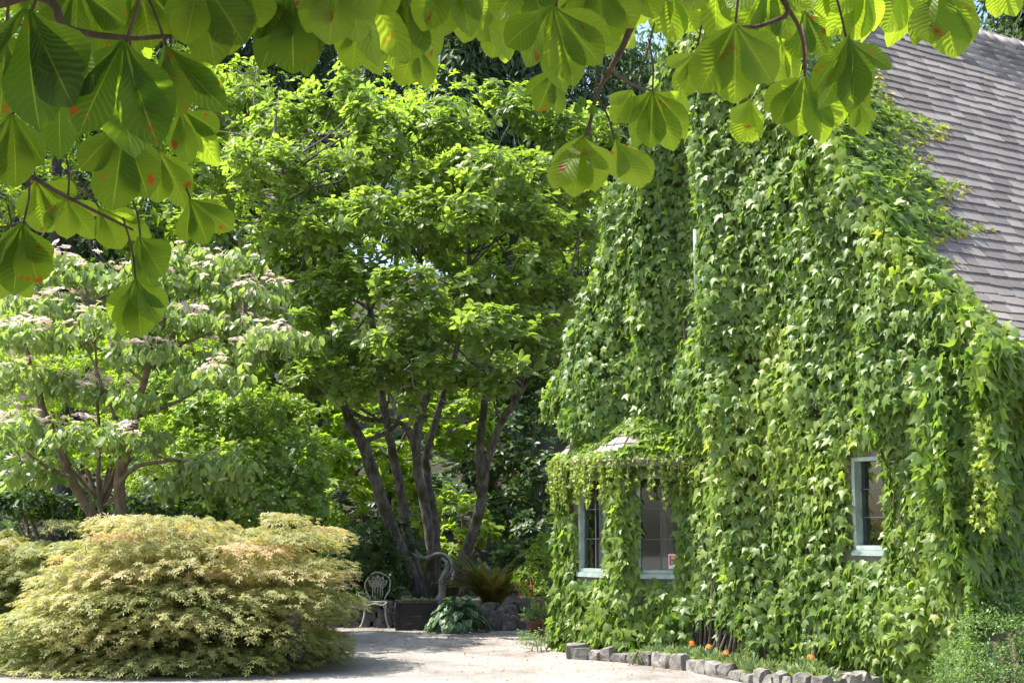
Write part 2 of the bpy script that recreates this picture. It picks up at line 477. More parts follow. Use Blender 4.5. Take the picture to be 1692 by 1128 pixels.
L_mag = leafmat('magnolia_leaf', [(.105, .165, .045), (.175, .24, .06), (.28, .345, .08)], .52, rough=.42)
L_ivy = leafmat('ivy_leaf', [(.08, .15, .038), (.15, .23, .05), (.26, .335, .065), (.35, .35, .07), (.34, .2, .06)], .44, rough=.4, spec=.45)
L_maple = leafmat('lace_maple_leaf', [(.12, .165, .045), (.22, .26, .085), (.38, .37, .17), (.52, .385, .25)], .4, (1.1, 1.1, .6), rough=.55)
L_glory = leafmat('soft_tree_leaf', [(.14, .2, .075), (.2, .27, .1), (.3, .37, .12)], .42, rough=.4, spec=.5)
L_rhodo = leafmat('rhododendron_leaf', [(.12, .2, .05), (.2, .29, .07), (.33, .4, .11)], .42, rough=.42)
L_lime = leafmat('lime_leaf', [(.17, .27, .025), (.25, .34, .05), (.33, .4, .065)], .5, rough=.5)
L_mid = leafmat('mid_leaf', [(.08, .14, .024), (.14, .21, .03), (.24, .3, .045)], .5, rough=.5)
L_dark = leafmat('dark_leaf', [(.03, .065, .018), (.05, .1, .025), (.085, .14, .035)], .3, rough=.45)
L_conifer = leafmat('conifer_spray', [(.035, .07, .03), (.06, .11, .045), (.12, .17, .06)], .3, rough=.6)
L_fern = leafmat('bronze_fern', [(.08, .10, .018), (.12, .12, .022), (.17, .125, .03)], .4, rough=.5)
L_small = leafmat('small_shrub_leaf', [(.07, .14, .04), (.12, .2, .06), (.19, .27, .1)], .35, rough=.45)
L_herb = leafmat('herb_leaf', [(.09, .14, .05), (.15, .21, .09), (.26, .31, .16)], .35, rough=.5)
L_litter = leafmat('dry_litter', [(.2, .1, .05), (.32, .2, .1), (.42, .3, .18)], .2, (1, .9, .6), rough=.8)
L_petal = leafmat('orange_petal', [(.85, .22, .02), (.9, .4, .03)], .3, (1, .9, .6), rough=.5)
L_pink = leafmat('pale_pink_flower', [(.74, .6, .55), (.84, .74, .7), (.88, .82, .76)], .3, (.8, .7, .6), rough=.6)
L_fuch = leafmat('red_flower', [(.3, .015, .04), (.42, .04, .07)], .2, (.8, .6, .6), rough=.5)

# ================================================================== SETTING
# gravel court and paths, then the soil beyond and the wooded bank that closes the view
def sheet(name, x0, x1, y0, y1, nx, ny, zf, mat):
    xs, ys = np.linspace(x0, x1, nx), np.linspace(y0, y1, ny)
    X, Y = np.meshgrid(xs, ys)
    Z = zf(X, Y)
    V = np.stack([X, Y, Z], -1).reshape(-1, 3)
    i = np.arange((nx - 1) * (ny - 1)); r = i // (nx - 1); c = i % (nx - 1); a = r * nx + c
    F = np.concatenate([np.stack([a, a + 1, a + nx + 1], -1), np.stack([a, a + nx + 1, a + nx], -1)])
    o = link(name, mesh_np(name, V, F), None, mat)
    return props(o, kind='structure')
def court_z(X, Y):
    return .02 * (vnoise(np.stack([X.ravel() * .8, Y.ravel() * .8, 0 * X.ravel()], -1), 3).reshape(X.shape) - .5)
sheet('gravel_court', -60, 60, -40, 27, 160, 120, court_z, M_gravel)
def hill_z(X, Y):
    n = vnoise(np.stack([X.ravel() * .25, Y.ravel() * .25, 0 * X.ravel()], -1), 9).reshape(X.shape) - .5
    return np.clip((Y - 28.5), 0, 40) * .34 + n * np.clip((Y - 27) * .12, 0, 1.2) - .06 + 0.3 * np.clip((Y - 26), 0, 1)
sheet('forest_floor', -70, 70, 26.5, 140, 120, 80, hill_z, M_hill)
def bed_z(X, Y):
    return .1 + .12 * vnoise(np.stack([X.ravel() * 1.5, Y.ravel() * 1.5, 0 * X.ravel()], -1), 4).reshape(X.shape)

# planting beds: soil patches with a rounded edge
def bed(name, pts, h, mat=M_soil):
    """low mound of soil over an outline"""
    pts = [Vector(p) for p in pts]
    c = sum(pts, Vector()) / len(pts)
    V = [(p.x, p.y, -.05) for p in pts]; rings = [(1.0, .25), (.93, .75), (.7, 1.0), (.35, 1.05)]
    n = len(pts); F = []
    for k, (s, q) in enumerate(rings):
        for p in pts:
            w = c.lerp(p, s); V.append((w.x, w.y, h * q + random.uniform(-.02, .02)))
        for j in range(n): F.append((k * n + j, k * n + (j + 1) % n, (k + 1) * n + (j + 1) % n, (k + 1) * n + j))
    V.append((c.x, c.y, h)); F += [(len(rings) * n + j, len(rings) * n + (j + 1) % n, len(V) - 1) for j in range(n)]
    return props(mk(name, V, F, mat, None, True), kind='structure')
def arc(c, rx, ry, n=28): return [Vector((c[0] + rx * math.cos(2 * math.pi * k / n), c[1] + ry * math.sin(2 * math.pi * k / n), 0)) for k in range(n)]
bed('soil_bed', arc((-1.55, 25.6), 3.6, 2.3), .33)
bed('soil_bed', arc((-8.3, 22.3), 5.4, 4.6), .16)
bed('soil_bed', arc((-4.9, 17.3), 1.9, 1.1), .06)

# ================================================================== COTTAGE
W0 = Vector((0.63, 20.0, 0)); ET = Vector((.545, -.839, 0)).normalized(); NN = Vector((-ET.y * -1, -ET.x, 0))
NN = Vector((-.839, -.545, 0)).normalized()
WID, MID, RZ, TL = 7.2, 3.6, 8.5, .46
ZV = Vector((0, 0, 1))
def H(t, o, h): return W0 + ET * t + NN * o + ZV * h
PROF = [(0, RZ), (1.0, RZ - 1.44), (2.0, RZ - 2.88), (2.9, RZ - 4.176), (3.15, RZ - 4.50), (3.4, RZ - 4.78), (3.65, RZ - 5.02), (3.95, RZ - 5.26)]
LX = .85
def roofz(x):
    x = -x / LX if x < 0 else x
    return float(np.interp(x, [p[0] for p in PROF], [p[1] for p in PROF]))
SL = [0]
for a_, b_ in zip(PROF, PROF[1:]): SL.append(SL[-1] + math.hypot(b_[0] - a_[0], b_[1] - a_[1]))
def prof(s):
    return float(np.interp(s, SL, [p[0] for p in PROF])), float(np.interp(s, SL, [p[1] for p in PROF]))
DECK = .1
def roofpt(s, q, lift=0.0):
    x, z = prof(s); x2, z2 = prof(min(s + .05, SL[-1])); x1, z1 = prof(max(s - .05, 0))
    tx, tz = x2 - x1, z2 - z1; l = math.hypot(tx, tz); tx, tz = tx / l, tz / l
    return H(MID + x - tz * (lift + DECK * .85), -q, z + tx * (lift + DECK * .85)), ET * tx + ZV * tz, ET * -tz + ZV * tx
LEN = 9.5
cottage = thing('cottage', H(MID, 0, 0), 'steep gabled cottage with weathered grey shingle roof, buried in climbing ivy', 'house')

# gable wall (with the opening of the small window), side and back walls
WIN = (5.56, 6.36, 1.36, 2.34)
def gable(o, hole, name):
    V, F = [], []
    ts = [k for k in sorted(set([TL, WID, MID] + [round(k * .3, 3) for k in range(25)] + ([WIN[0], WIN[1]] if hole else []))) if k >= TL]
    for a_, b_ in zip(ts, ts[1:]):
        za, zb = roofz(a_ - MID), roofz(b_ - MID)
        segs = [(0, 0, za, zb)]
        if hole and a_ >= WIN[0] - 1e-6 and b_ <= WIN[1] + 1e-6: segs = [(0, 0, WIN[2], WIN[2]), (WIN[3], WIN[3], za, zb)]
        for l0, l1, h0, h1 in segs:
            i = len(V); V += [H(a_, o, l0), H(b_, o, l1), H(b_, o, h1), H(a_, o, h0)]; F.append((i, i + 1, i + 2, i + 3))
    ob = mk(name, V, F, M_wall, cottage)
    bm = bmesh.new(); bm.from_mesh(ob.data); bmesh.ops.remove_doubles(bm, verts=bm.verts, dist=.001); bm.to_mesh(ob.data); bm.free()
    return ob
gable(0, True, 'gable_wall'); gable(-LEN + .3, False, 'gable_wall')
for t_ in (TL, WID):
    v, f = box_vf(H(t_ + (.1 if t_ == TL else -.1), -LEN / 2 + .15, 1.68), ET * .098, NN * (LEN / 2 - .16), ZV * 1.68)
    w_ = mk('side_wall', v, f, M_wall, cottage)
# blue-grey water table band on the side wall
v, f = box_vf(H(WID + .025, -3.2, 1.0), ET * .03, NN * 3.0, ZV * .05); mk('base_band', v, f, M_metal, cottage)

# roof deck
pr = [(-x * LX, z) for x, z in PROF[::-1]] + PROF[1:]
V, F = [], []
for o_ in (.28, -LEN):
    for x, z in pr: V.append(H(MID + x, o_, z + DECK * (1.4 if abs(x) < .1 else 1.0)))
    for x, z in pr: V.append(H(MID + x, o_, z))
n_ = len(pr)
for k in range(n_ - 1):
    F += [(k, k + 1, 2 * n_ + k + 1, 2 * n_ + k), (n_ + k + 1, n_ + k, 3 * n_ + k, 3 * n_ + k + 1),
          (k + 1, k, n_ + k, n_ + k + 1), (2 * n_ + k, 2 * n_ + k + 1, 3 * n_ + k + 1, 3 * n_ + k)]
for k in (0, n_ - 1): F.append((k, 2 * n_ + k, 3 * n_ + k, n_ + k))
roof = mk('roof', V, F, M_shingle, cottage)
# teal rake boards under the roof edge
for sg in (1,):
    V, F = [], []
    for x, z in PROF:
        for dz in (-.02, -.2):
            for o_ in (.24, .20): V.append(H(MID + sg * x * (LX if sg < 0 else 1), o_, z + dz))
    for k in range(len(PROF) - 1):
        a_ = k * 4; c_ = a_ + 4
        F += [(a_, c_, c_ + 2, a_ + 2), (a_ + 1, a_ + 3, c_ + 3, c_ + 1), (a_, a_ + 1, c_ + 1, c_), (a_ + 2, c_ + 2, c_ + 3, a_ + 3)]
    mk('rake_board', V, F, M_teal, cottage)

# shingles: each course of the slope that faces the court; those the photo shows largest are single pieces
EXP = .155
def shingle_np(w, cut):
    y0, y1 = -.13, EXP
    v = [(0, y0, 0), (w, y0, 0), (w, y1 - cut, .006), (0, y1, .006), (0, y0, .006), (w, y0, .006), (w, y1 - cut, .036), (0, y1, .036)]
    f = [(4, 5, 6), (4, 6, 7), (3, 7, 6), (3, 6, 2), (0, 4, 7), (0, 7, 3), (1, 2, 6), (1, 6, 5), (0, 1, 5), (0, 5, 4), (0, 3, 2), (0, 2, 1)]
    return T(v, f)
SH = [shingle_np(w, c) for w, c in ((.24, .0), (.29, .012), (.34, -.01), (.4, .008), (.2, -.012), (.27, .02))]
SHW = [.24, .29, .34, .4, .2, .27]
sp, sr_, sk = [], [], []
nrow = int(SL[-1] / EXP)
for r in range(nrow):
    q = -.28 - random.uniform(0, .2) + .2
    while q < LEN - .05:
        k = random.randrange(len(SH))
        p, dn, no = roofpt(r * EXP + .02 + random.uniform(-.012, .012), q, .018)
        X = -NN
        ry = nrm(np.array(dn) + np.array(X) * random.uniform(-.012, .012)); rz = np.array(no); rx = np.cross(ry, rz)
        if np.dot(rx, np.array(X)) < 0: rx = -rx
        sp.append(np.array(p)); sr_.append(np.stack([rx, ry, rz], -1)); sk.append(k)
        q += SHW[k] + .012
sp, sr_, sk = np.array(sp), np.array(sr_), np.array(sk)
u_, v_, z_ = proj(sp)
sc_ = np.where((u_ > 1430) & (u_ < 1692) & (v_ > 20) & (v_ < 640), 1 / z_ + .002 * (u_ - 1430) / 262, -1)
best = np.argsort(-sc_)[:300]; ind_ = np.zeros(len(sp), bool); ind_[best[sc_[best] > 0]] = True
offc = np.array(wloc(cottage))
for i in np.nonzero(ind_)[0]:
    o = bpy.data.objects.new('shingle', tmesh(SH[sk[i]], M_shingle, 'shingle')); col.objects.link(o); o.parent = roof
    M = np.eye(4); M[:3, :3] = sr_[i]; M[:3, 3] = sp[i] - offc; o.matrix_basis = Matrix(M.tolist()); o.color = (random.random(), 0, 0, 1)
Vs, Fs, Ts, bs = [], [], [], 0
for i in np.nonzero(~ind_)[0]:
    tv, tf = SH[sk[i]]
    Vs.append(tv @ sr_[i].T + sp[i] - offc); Fs.append(tf + bs); Ts.append(np.full(len(tv), random.random())); bs += len(tv)
o = link('shingle_courses', mesh_np('shingle_courses', np.concatenate(Vs), np.concatenate(Fs), np.concatenate(Ts), False), roof, M_shingle); o['kind'] = 'stuff'
for me_ in TM.values():
    if me_.name.startswith('shingle'): me_.polygons.foreach_set('use_smooth', [False] * len(me_.polygons))
# ridge tiles
for k in range(36):
    q = -.2 + k * .265
    V = []
    for dq, lf in ((0, .035), (.34, .012)):
        for x, dz in ((-.17, -.245 + .0), (0, .0), (.17, -.245)):
            V.append(H(MID + x, -(q + dq), RZ + DECK * 1.4 + lf + .02 + dz + random.uniform(-.006, .006)))
    V += [Vector(p) + ZV * -.02 for p in V]
    F = [(0, 1, 4, 3), (1, 2, 5, 4), (6, 9, 10, 7), (7, 10, 11, 8), (0, 6, 7, 1), (1, 7, 8, 2), (3, 4, 10, 9), (4, 5, 11, 10), (0, 3, 9, 6), (2, 8, 11, 5)]
    o = mk('ridge_tile', V, F, M_shingle, roof); o.color = (random.random(), 0, 0, 1)
# gutter along the eave
x_, z_e = PROF[-1]
tube('gutter', [H(MID + x_ + .03, .25, z_e + .02), H(MID + x_ + .03, -LEN, z_e + .02)], .05, M_metal, cottage, 8, 1)
# downspout in the ivy of the gable
tube('downspout', [H(3.16, .09, 4.3), H(3.16, .09, 5.25)], .034, M_metal, cottage, 8, 1)

def ring(name, p0, ax, no, o_in, o_out, rect_out, rect_in, mat, parent):
    """flat frame: outer and inner rectangle (a0, a1, z0, z1) along ax, extruded from o_in to o_out along no"""
    V = []
    for o_ in (o_in, o_out):
        for (a0, a1, z0, z1) in (rect_out, rect_in):
            V += [p0 + ax * a + no * o_ + ZV * z for a, z in ((a0, z0), (a1, z0), (a1, z1), (a0, z1))]
    F = []
    for j in range(4):
        k = (j + 1) % 4
        F += [(8 + j, 8 + k, 12 + k, 12 + j), (k, j, 4 + j, 4 + k), (j, k, 8 + k, 8 + j), (4 + k, 4 + j, 12 + j, 12 + k)]
    return mk(name, V, F, mat, parent)
def bar(name, p0, ax, no, a0, a1, z0, z1, o0, o1, mat, parent):
    v, f = box_vf(p0 + ax * (a0 + a1) / 2 + no * (o0 + o1) / 2 + ZV * (z0 + z1) / 2, ax * (a1 - a0) / 2, no * (o1 - o0) / 2, ZV * (z1 - z0) / 2)
    return mk(name, v, f, mat, parent)
def window(name, parent, p0, ax, no, a0, a1, z0, z1, cols, rows, depth, mtop=M_teal):
    """window set in an opening: frame > sill, panes between lead bars"""
    w = .045
    fr = ring(name, p0, ax, no, -depth, .02, (a0 + .002, a1 - .002, z0 + .002, z1 - .002), (a0 + w, a1 - w, z0 + w, z1 - w), mtop, parent)
    bar('sill', p0, ax, no, a0 - .01, a1 - .02, z0 - .06, z0 - .002, -.02, .05, M_teal, fr)
    A, B, Z0, Z1 = a0 + w, a1 - w, z0 + w, z1 - w
    od = -depth * .6
    for c in range(cols):
        for r in range(rows):
            ca, cb = A + (B - A) * c / cols, A + (B - A) * (c + 1) / cols
            ra, rb = Z0 + (Z1 - Z0) * r / rows, Z0 + (Z1 - Z0) * (r + 1) / rows
            j = random.uniform(-.004, .004)
            v = [p0 + ax * ca + no * (od + j) + ZV * ra, p0 + ax * cb + no * (od - j) + ZV * ra, p0 + ax * cb + no * (od - j) + ZV * rb, p0 + ax * ca + no * (od + j) + ZV * rb]
            mk('pane', v, [(0, 1, 2, 3)], M_glass, fr)
    for c in range(1, cols):
        x = A + (B - A) * c / cols; bar('lead_bar', p0, ax, no, x - .008, x + .008, Z0, Z1, od - .008, od + .012, M_lead, fr)
    for r in range(1, rows):
        z = Z0 + (Z1 - Z0) * r / rows; bar('lead_bar', p0, ax, no, A, B, z - .006, z + .006, od - .006, od + .016, M_lead, fr)
    return fr
def pleated(name, p0, ax, no, a0, a1, z0, z1, o, mat, parent, amp=.02, wl=.08):
    n = max(8, int((a1 - a0) / wl * 6)); V, F = [], []
    for k in range(n + 1):
        a = a0 + (a1 - a0) * k / n
        for z in (z0, z1): V.append(p0 + ax * a + no * (o + amp * math.sin(2 * math.pi * (a - a0) / wl)) + ZV * z)
        if k: F.append((2 * k - 2, 2 * k, 2 * k + 1, 2 * k - 1))
    return mk(name, V, F, mat, parent, True)

# small window of the gable, with its dark room and curtain
P0 = H(0, 0, 0)
win = window('window', cottage, P0, ET, NN, *WIN[:2], *WIN[2:], 2, 3, .14)
pleated('curtain', P0, ET, NN, WIN[0] + .1, WIN[1] - .1, WIN[2] - .05, WIN[3] + .1, -.42, M_curtain, win)
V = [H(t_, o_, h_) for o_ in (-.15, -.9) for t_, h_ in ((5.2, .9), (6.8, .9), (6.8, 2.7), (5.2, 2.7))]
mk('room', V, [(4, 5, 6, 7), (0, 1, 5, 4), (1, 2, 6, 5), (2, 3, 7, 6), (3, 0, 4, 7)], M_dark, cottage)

# bay window
BAY = [(.42, 0), (1.0, .58), (2.3, .58), (2.88, 0)]
BH = 2.38
bay = mk('bay_window', [H(t_, .012, h_) for t_, h_ in ((.45, 0.0), (2.8, 0.0), (2.8, BH), (.45, BH))], [(0, 1, 2, 3)], M_dark, cottage)  # near-black sheet added behind the panes, painting the room's darkness
fac = []
for (a_, b_) in zip(BAY, BAY[1:]):
    p0, p1 = H(*a_, 0), H(*b_, 0)
    ax = (p1 - p0).normalized(); no = Vector((ax.y, -ax.x, 0))
    if no.dot(NN) < 0: no = -no
    fac.append((p0, ax, no, (p1 - p0).length))
ZW0, ZW1 = 1.03, 2.24
for k, (p0, ax, no, L) in enumerate(fac):
    a0, a1 = ((.14, L - .14), (.34, L - .36), (.15, L - .08))[k]
    ring('bay_wall', p0, ax, no, -.1, 0, (0.001, L - .001, 0, BH), (a0, a1, ZW0, ZW1), M_wall, bay)
    window('window', bay, p0, ax, no, a0, a1, ZW0, ZW1, 2, 3, .08)
p0, ax, no, L = fac[2]
pleated('curtain', p0, ax, no, .42, .58, ZW0 - .05, ZW1 + .05, -.22, M_curtain, bay, .015, .06)
bar('sticker', p0, ax, no, L - .29, L - .17, ZW0 + .06, ZW0 + .24, -.044, -.04, M_paper, bay)
stk = bar('sticker_print', p0, ax, no, L - .28, L - .255, ZW0 + .1, ZW0 + .225, -.0395, -.038, M_red, bay)
bar('sticker_print', p0, ax, no, L - .253, L - .18, ZW0 + .19, ZW0 + .225, -.0395, -.038, M_orange, bay)
bar('sticker_print', p0, ax, no, L - .253, L - .19, ZW0 + .15, ZW0 + .18, -.0395, -.038, M_red, bay)
p0, ax, no, L = fac[1]
pleated('curtain', p0, ax, no, .5, .74, ZW0 - .05, ZW1 + .05, -.2, flat('linen', (.55, .52, .5), .9), bay, .015, .06)
# bay roof: three slopes with slate courses
eave = [(.2, -.0), (.92, .74), (2.37, .74), (3.1, 0.0)]; top = [(.9, .0), (1.15, .12), (2.1, .12), (2.4, 0.0)]
V = [H(t_, o_, BH + .02) for t_, o_ in eave] + [H(t_, o_, 3.05) for t_, o_ in top] + [H(t_, o_, BH - .04) for t_, o_ in eave]
brf = mk('bay_roof', V, [(0, 1, 5, 4), (1, 2, 6, 5), (2, 3, 7, 6), (8, 9, 1, 0), (9, 10, 2, 1), (10, 11, 3, 2), (8, 11, 10, 9)], M_shingle, bay)
for k in range(3):
    e0, e1, t0, t1 = (H(*eave[k], BH + .02), H(*eave[k + 1], BH + .02), H(*top[k], 3.05), H(*top[k + 1], 3.05))
    no = (e1 - e0).cross(t0 - e0).normalized()
    if no.z < 0: no = -no
    for r in range(6):
        f0, f1 = r / 6, (r + 1) / 6 + .06
        L0 = (e1 - e0).length * (1 - f0) + (t1 - t0).length * f0
        m = max(2, int(L0 / .2))
        for j in range(m):
            g0, g1 = j / m + .006, (j + 1) / m - .006
            def Q(f_, g_, l_): return (e0.lerp(t0, f_)).lerp(e1.lerp(t1, f_), g_) + no * l_
            jt = random.uniform(-.006, .006)
            V = [Q(f0 + jt, g0, .032), Q(f0 + jt, g1, .032), Q(f1, g1, .012), Q(f1, g0, .012), Q(f0 + jt, g0, .012), Q(f0 + jt, g1, .012)]
            o = mk('shingle', V, [(0, 1, 2, 3), (4, 5, 1, 0), (0, 3, 4), (1, 5, 2), (4, 3, 2, 5)], M_shingle, brf); o.color = (random.random(), 0, 0, 1)

# ================================================================== IVY
ivy = thing('climbing_ivy', H(3.6, .15, 0), 'thick green climbing ivy covering the cottage gable and spilling onto its roof', 'ivy')
npH = lambda t, o, h: np.array(W0) + np.outer(t, np.array(ET)) + np.outer(o, np.array(NN)) + np.outer(h, [0, 0, 1])
nNN, nET, nZ = np.array(NN), np.array(ET), np.array([0, 0, 1.0])
def ivy_off(t, h):
    z = np.zeros_like(t)
    a = vnoise(np.stack([t * 1.7 + h * .12, h * .33, z], -1), 21)
    b = vnoise(np.stack([t * 2.6, h * 1.7, z + 4], -1), 22)
    o = .06 + .8 * np.clip(a - .32, 0, 1) + .2 * b
    o += .16 * np.exp(-((t - (2.45 + (h - 4) * .05)) / .3) ** 2) * np.clip((h - 2.6) / 1.2, 0, 1)   # the ridge of growth beside the pipe
    o -= .34 * np.exp(-((t - 3.1) / .36) ** 2) * np.clip((h - 3.4) / .6, 0, 1) * np.clip((6.6 - h) / .8, 0, 1)
    return np.clip(o, .04, 1)
iv_p, iv_d, iv_n, iv_s, iv_t = [], [], [], [], []
z_0 = np.zeros_like
def ivy_add(p, d, n, s, t):
    iv_p.append(p); iv_d.append(d); iv_n.append(n); iv_s.append(s); iv_t.append(np.clip(t, 0, 1))
def ivy_face(p, no, off_n=None, size=(.1, .18), tint=0.0, tilt=.45):
    n = len(p)
    no = np.broadcast_to(no, p.shape)
    nn = nrm(no * .85 + nZ * tilt + rnd3(n, .42) + (off_n if off_n is not None else 0))
    d = nrm(np.array([0, 0, -.85]) + no * .3 + rnd3(n, .38))
    ivy_add(p, d, nn, rng.uniform(size[0], size[1], n), tint + rng.beta(2, 2.4, n) * .5)
# main face: outer coat and a thinner inner coat
for cnt, lay in ((30000, 1.0), (9000, .55)):
    t = rng.uniform(TL - .1, WID + .15, cnt); h = rng.random(cnt) ** .95 * 8.4 + .02
    rz = np.interp(np.where(t < MID, (MID - t) / LX, t - MID), [p[0] for p in PROF], [p[1] for p in PROF])
    ok = (h < rz + .1)
    ok &= ~((t > WIN[0] - .02) & (t < WIN[0] + .47) & (h > WIN[2] - .10) & (h < WIN[3] + .05))
    ok &= ~((t > .3) & (t < 2.75) & (h < 2.8))
    ok &= ~((t > 3.10) & (t < 3.22) & (h > 4.55) & (h < 5.15))
    ok &= ~((t > 3.2) & (t < 4.0) & (h < .5) & (rng.random(cnt) < .85))         # bare stems at the foot
    t, h = t[ok], h[ok]
    o = ivy_off(t, h) * lay
    def calm(o, t0, t1, h0, h1, most, soft=.3):                           # growth kept short in front of the windows
        w = np.clip(1 - np.maximum.reduce([t0 - t, t - t1, h0 - h, h - h1, 0 * t]) / soft, 0, 1)
        return o * (1 - w) + np.minimum(o, most) * w
    o = calm(o, WIN[0] - .1, WIN[1] + .25, WIN[2] - .2, WIN[3] + .05, .07, .45)
    o = calm(o, 2.7, 3.35, .85, 2.45, .08, .4)
    o = calm(o, TL - .3, TL + .25, 0, 9, .08, .4)
    o = np.where(rz - h < .35, np.maximum(o, .28 + .1 * rng.random(len(o))), o) if False else o
    rk = rz[ok] - h
    o = np.where((rk < .45) & (t > MID), .25 + .14 * rng.random(len(t)), o)
    e = .08
    gt = (ivy_off(t + e, h) - ivy_off(t - e, h)) / (2 * e); gh = (ivy_off(t, h + e) - ivy_off(t, h - e)) / (2 * e)
    offn = -np.outer(gt, nET) * .7 - np.outer(gh, nZ) * .5
    yel = .22 * np.clip(vnoise(np.stack([t * .9, h * .9, t * 0], -1), 31) - .45, 0, 1) * 2
    ivy_face(npH(t, o + rng.uniform(-.05, .05, len(t)), h), nNN, offn, (.05, .145), yel)
# along both rakes, a thick fringe over the roof edge
for sg, cnt, q0, q1 in ((-1, 2600, -.4, 1.6), (1, 1700, -.42, .15)):
    x = rng.random(cnt) * 3.95; q = rng.uniform(q0, q1, cnt)
    z = np.interp(x, [p[0] for p in PROF], [p[1] for p in PROF])
    lift = .08 + (.12 if sg < 0 else .28) * vnoise(np.stack([x * 1.4, q, x * 0], -1), 41) * rng.random(cnt)
    p = npH(MID + sg * x * (LX if sg < 0 else 1) + sg * lift * .8, -q, z + lift * .55 + .02)
    no = np.array(ET) * sg * .8 + nZ * .55
    ivy_face(p, nrm(no[None] * .7 + nNN[None] * .5), None, (.08, .15), .08 + .12 * rng.random(cnt))
x = rng.uniform(.2, 3.97, 2000); zz = np.interp(x, [p[0] for p in PROF], [p[1] for p in PROF])      # a bolster over the left roof edge
ivy_face(npH(MID - x * LX - rng.uniform(-.1, .1, 2000), rng.uniform(.1, .42, 2000), zz + rng.uniform(-.22, .16, 2000)), nNN, None, (.07, .14), .05)
# fingers creeping over the court-side slope
gs, gq = np.meshgrid(np.linspace(.05, SL[-1] - .02, 130), np.linspace(-.3, 6, 260), indexing='ij')
gp = np.array([[roofpt(s_, 0, .02)[0]] for s_ in gs[:, 0]])[:, 0][:, None, :] + gq[..., None] * (-nNN)
gu, gv, _ = proj(gp)
BND = [(1350, 20), (1420, 60), (1445, 100), (1465, 150), (1490, 185), (1575, 212), (1560, 232), (1500, 250), (1545, 264), (1520, 290), (1610, 306), (1580, 335), (1560, 360),
       (1650, 382), (1560, 398), (1530, 420), (1585, 440), (1540, 455), (1600, 490), (1545, 505), (1548, 540), (1590, 570), (1640, 592), (1692, 604)]
bs_, bq_ = [], []
for (u, v) in BND:
    i = np.argmin((gu - u) ** 2 + (gv - v) ** 2); bs_.append(gs.ravel()[i]); bq_.append(gq.ravel()[i])
od_ = np.argsort(bs_); bs_, bq_ = np.array(bs_)[od_], np.array(bq_)[od_]
cnt = 15000
s = rng.uniform(.3, SL[-1], cnt); q = rng.uniform(-.35, 3.2, cnt)
reach = np.interp(s, bs_, bq_) + rng.normal(size=cnt) * .03
fr_ = (q + .35) / np.maximum(reach + .35, .02)
ok = (fr_ < 1) & (rng.random(cnt) < np.clip(1.25 - .75 * fr_, .25, 1))
# thin towards the tips: leave the gaps between the fingers
s, q, fr_ = s[ok], q[ok], fr_[ok]
pp = np.array([roofpt(s_, q_, .03)[0] for s_, q_ in zip(s, q)])
no = np.array(roofpt(2.0, 0)[2])
lift = (.03 + .16 * (1 - fr_)) * rng.random(len(s))
n = len(s)
ivy_add(pp + no * lift[:, None], nrm(-nNN * .5 + nET * .5 - nZ * .5 + rnd3(n, .45)), nrm(no * .8 + nZ * .2 + rnd3(n, .4)),
        (.055 + .085 * (1 - fr_)) * rng.uniform(.7, 1.2, n), .12 + .3 * rng.random(n) + .6 * fr_ ** 5)
for k in range(90):                                                   # runners on the shingles
    i = rng.integers(0, len(bs_) - 1); f_ = rng.random()
    s0 = bs_[i] * (1 - f_) + bs_[i + 1] * f_; q1 = bq_[i] * (1 - f_) + bq_[i + 1] * f_ + rng.uniform(-.1, .25)
    q0 = max(-.2, q1 - rng.uniform(.4, .9))
    pts = [roofpt(min(max(s0 + rng.normal() * .02 + (.05 * (1 - j / 4)), .05), SL[-1]), q0 + (q1 - q0) * j / 4, .045)[0] for j in range(5)]
    tube('stem', pts, [.007, .006, .005, .004, .002], M_stem, ivy, 4, 1)
# side wall and the curtain that hangs from the eave
cnt = 2600
q = rng.uniform(-.35, 3.0, cnt); h = rng.uniform(.75, 3.3, cnt)
ivy_face(npH(WID + .06 + .3 * vnoise(np.stack([q * 1.5, h, q * 0], -1), 51), -q, h), nET, None, (.12, .2), 0)
cnt = 1500
q = rng.uniform(-.5, 3.0, cnt); h = rng.random(cnt)
hang = .35 + .5 * vnoise(np.stack([q * 1.8, q * 0, q * 0], -1), 52)
ivy_face(npH(MID + 4.02 + rng.uniform(-.14, .14, cnt) + .1 * (1 - h), -q, PROF[-1][1] + .14 - h * hang), nET, None, (.12, .19), .05)
cnt = 1300                                                             # growth filling the corner below the eave end
t = rng.uniform(6.9, 7.75, cnt); h = rng.uniform(.3, 3.25, cnt); o = .1 + .45 * vnoise(np.stack([t * 2, h * 1.3, t * 0], -1), 53)
ok = h > 1.0 + (t - 6.9) * 1.0
ivy_face(npH(t, o, h)[ok], nNN * .5 + nET * .6, None, (.12, .2), 0)
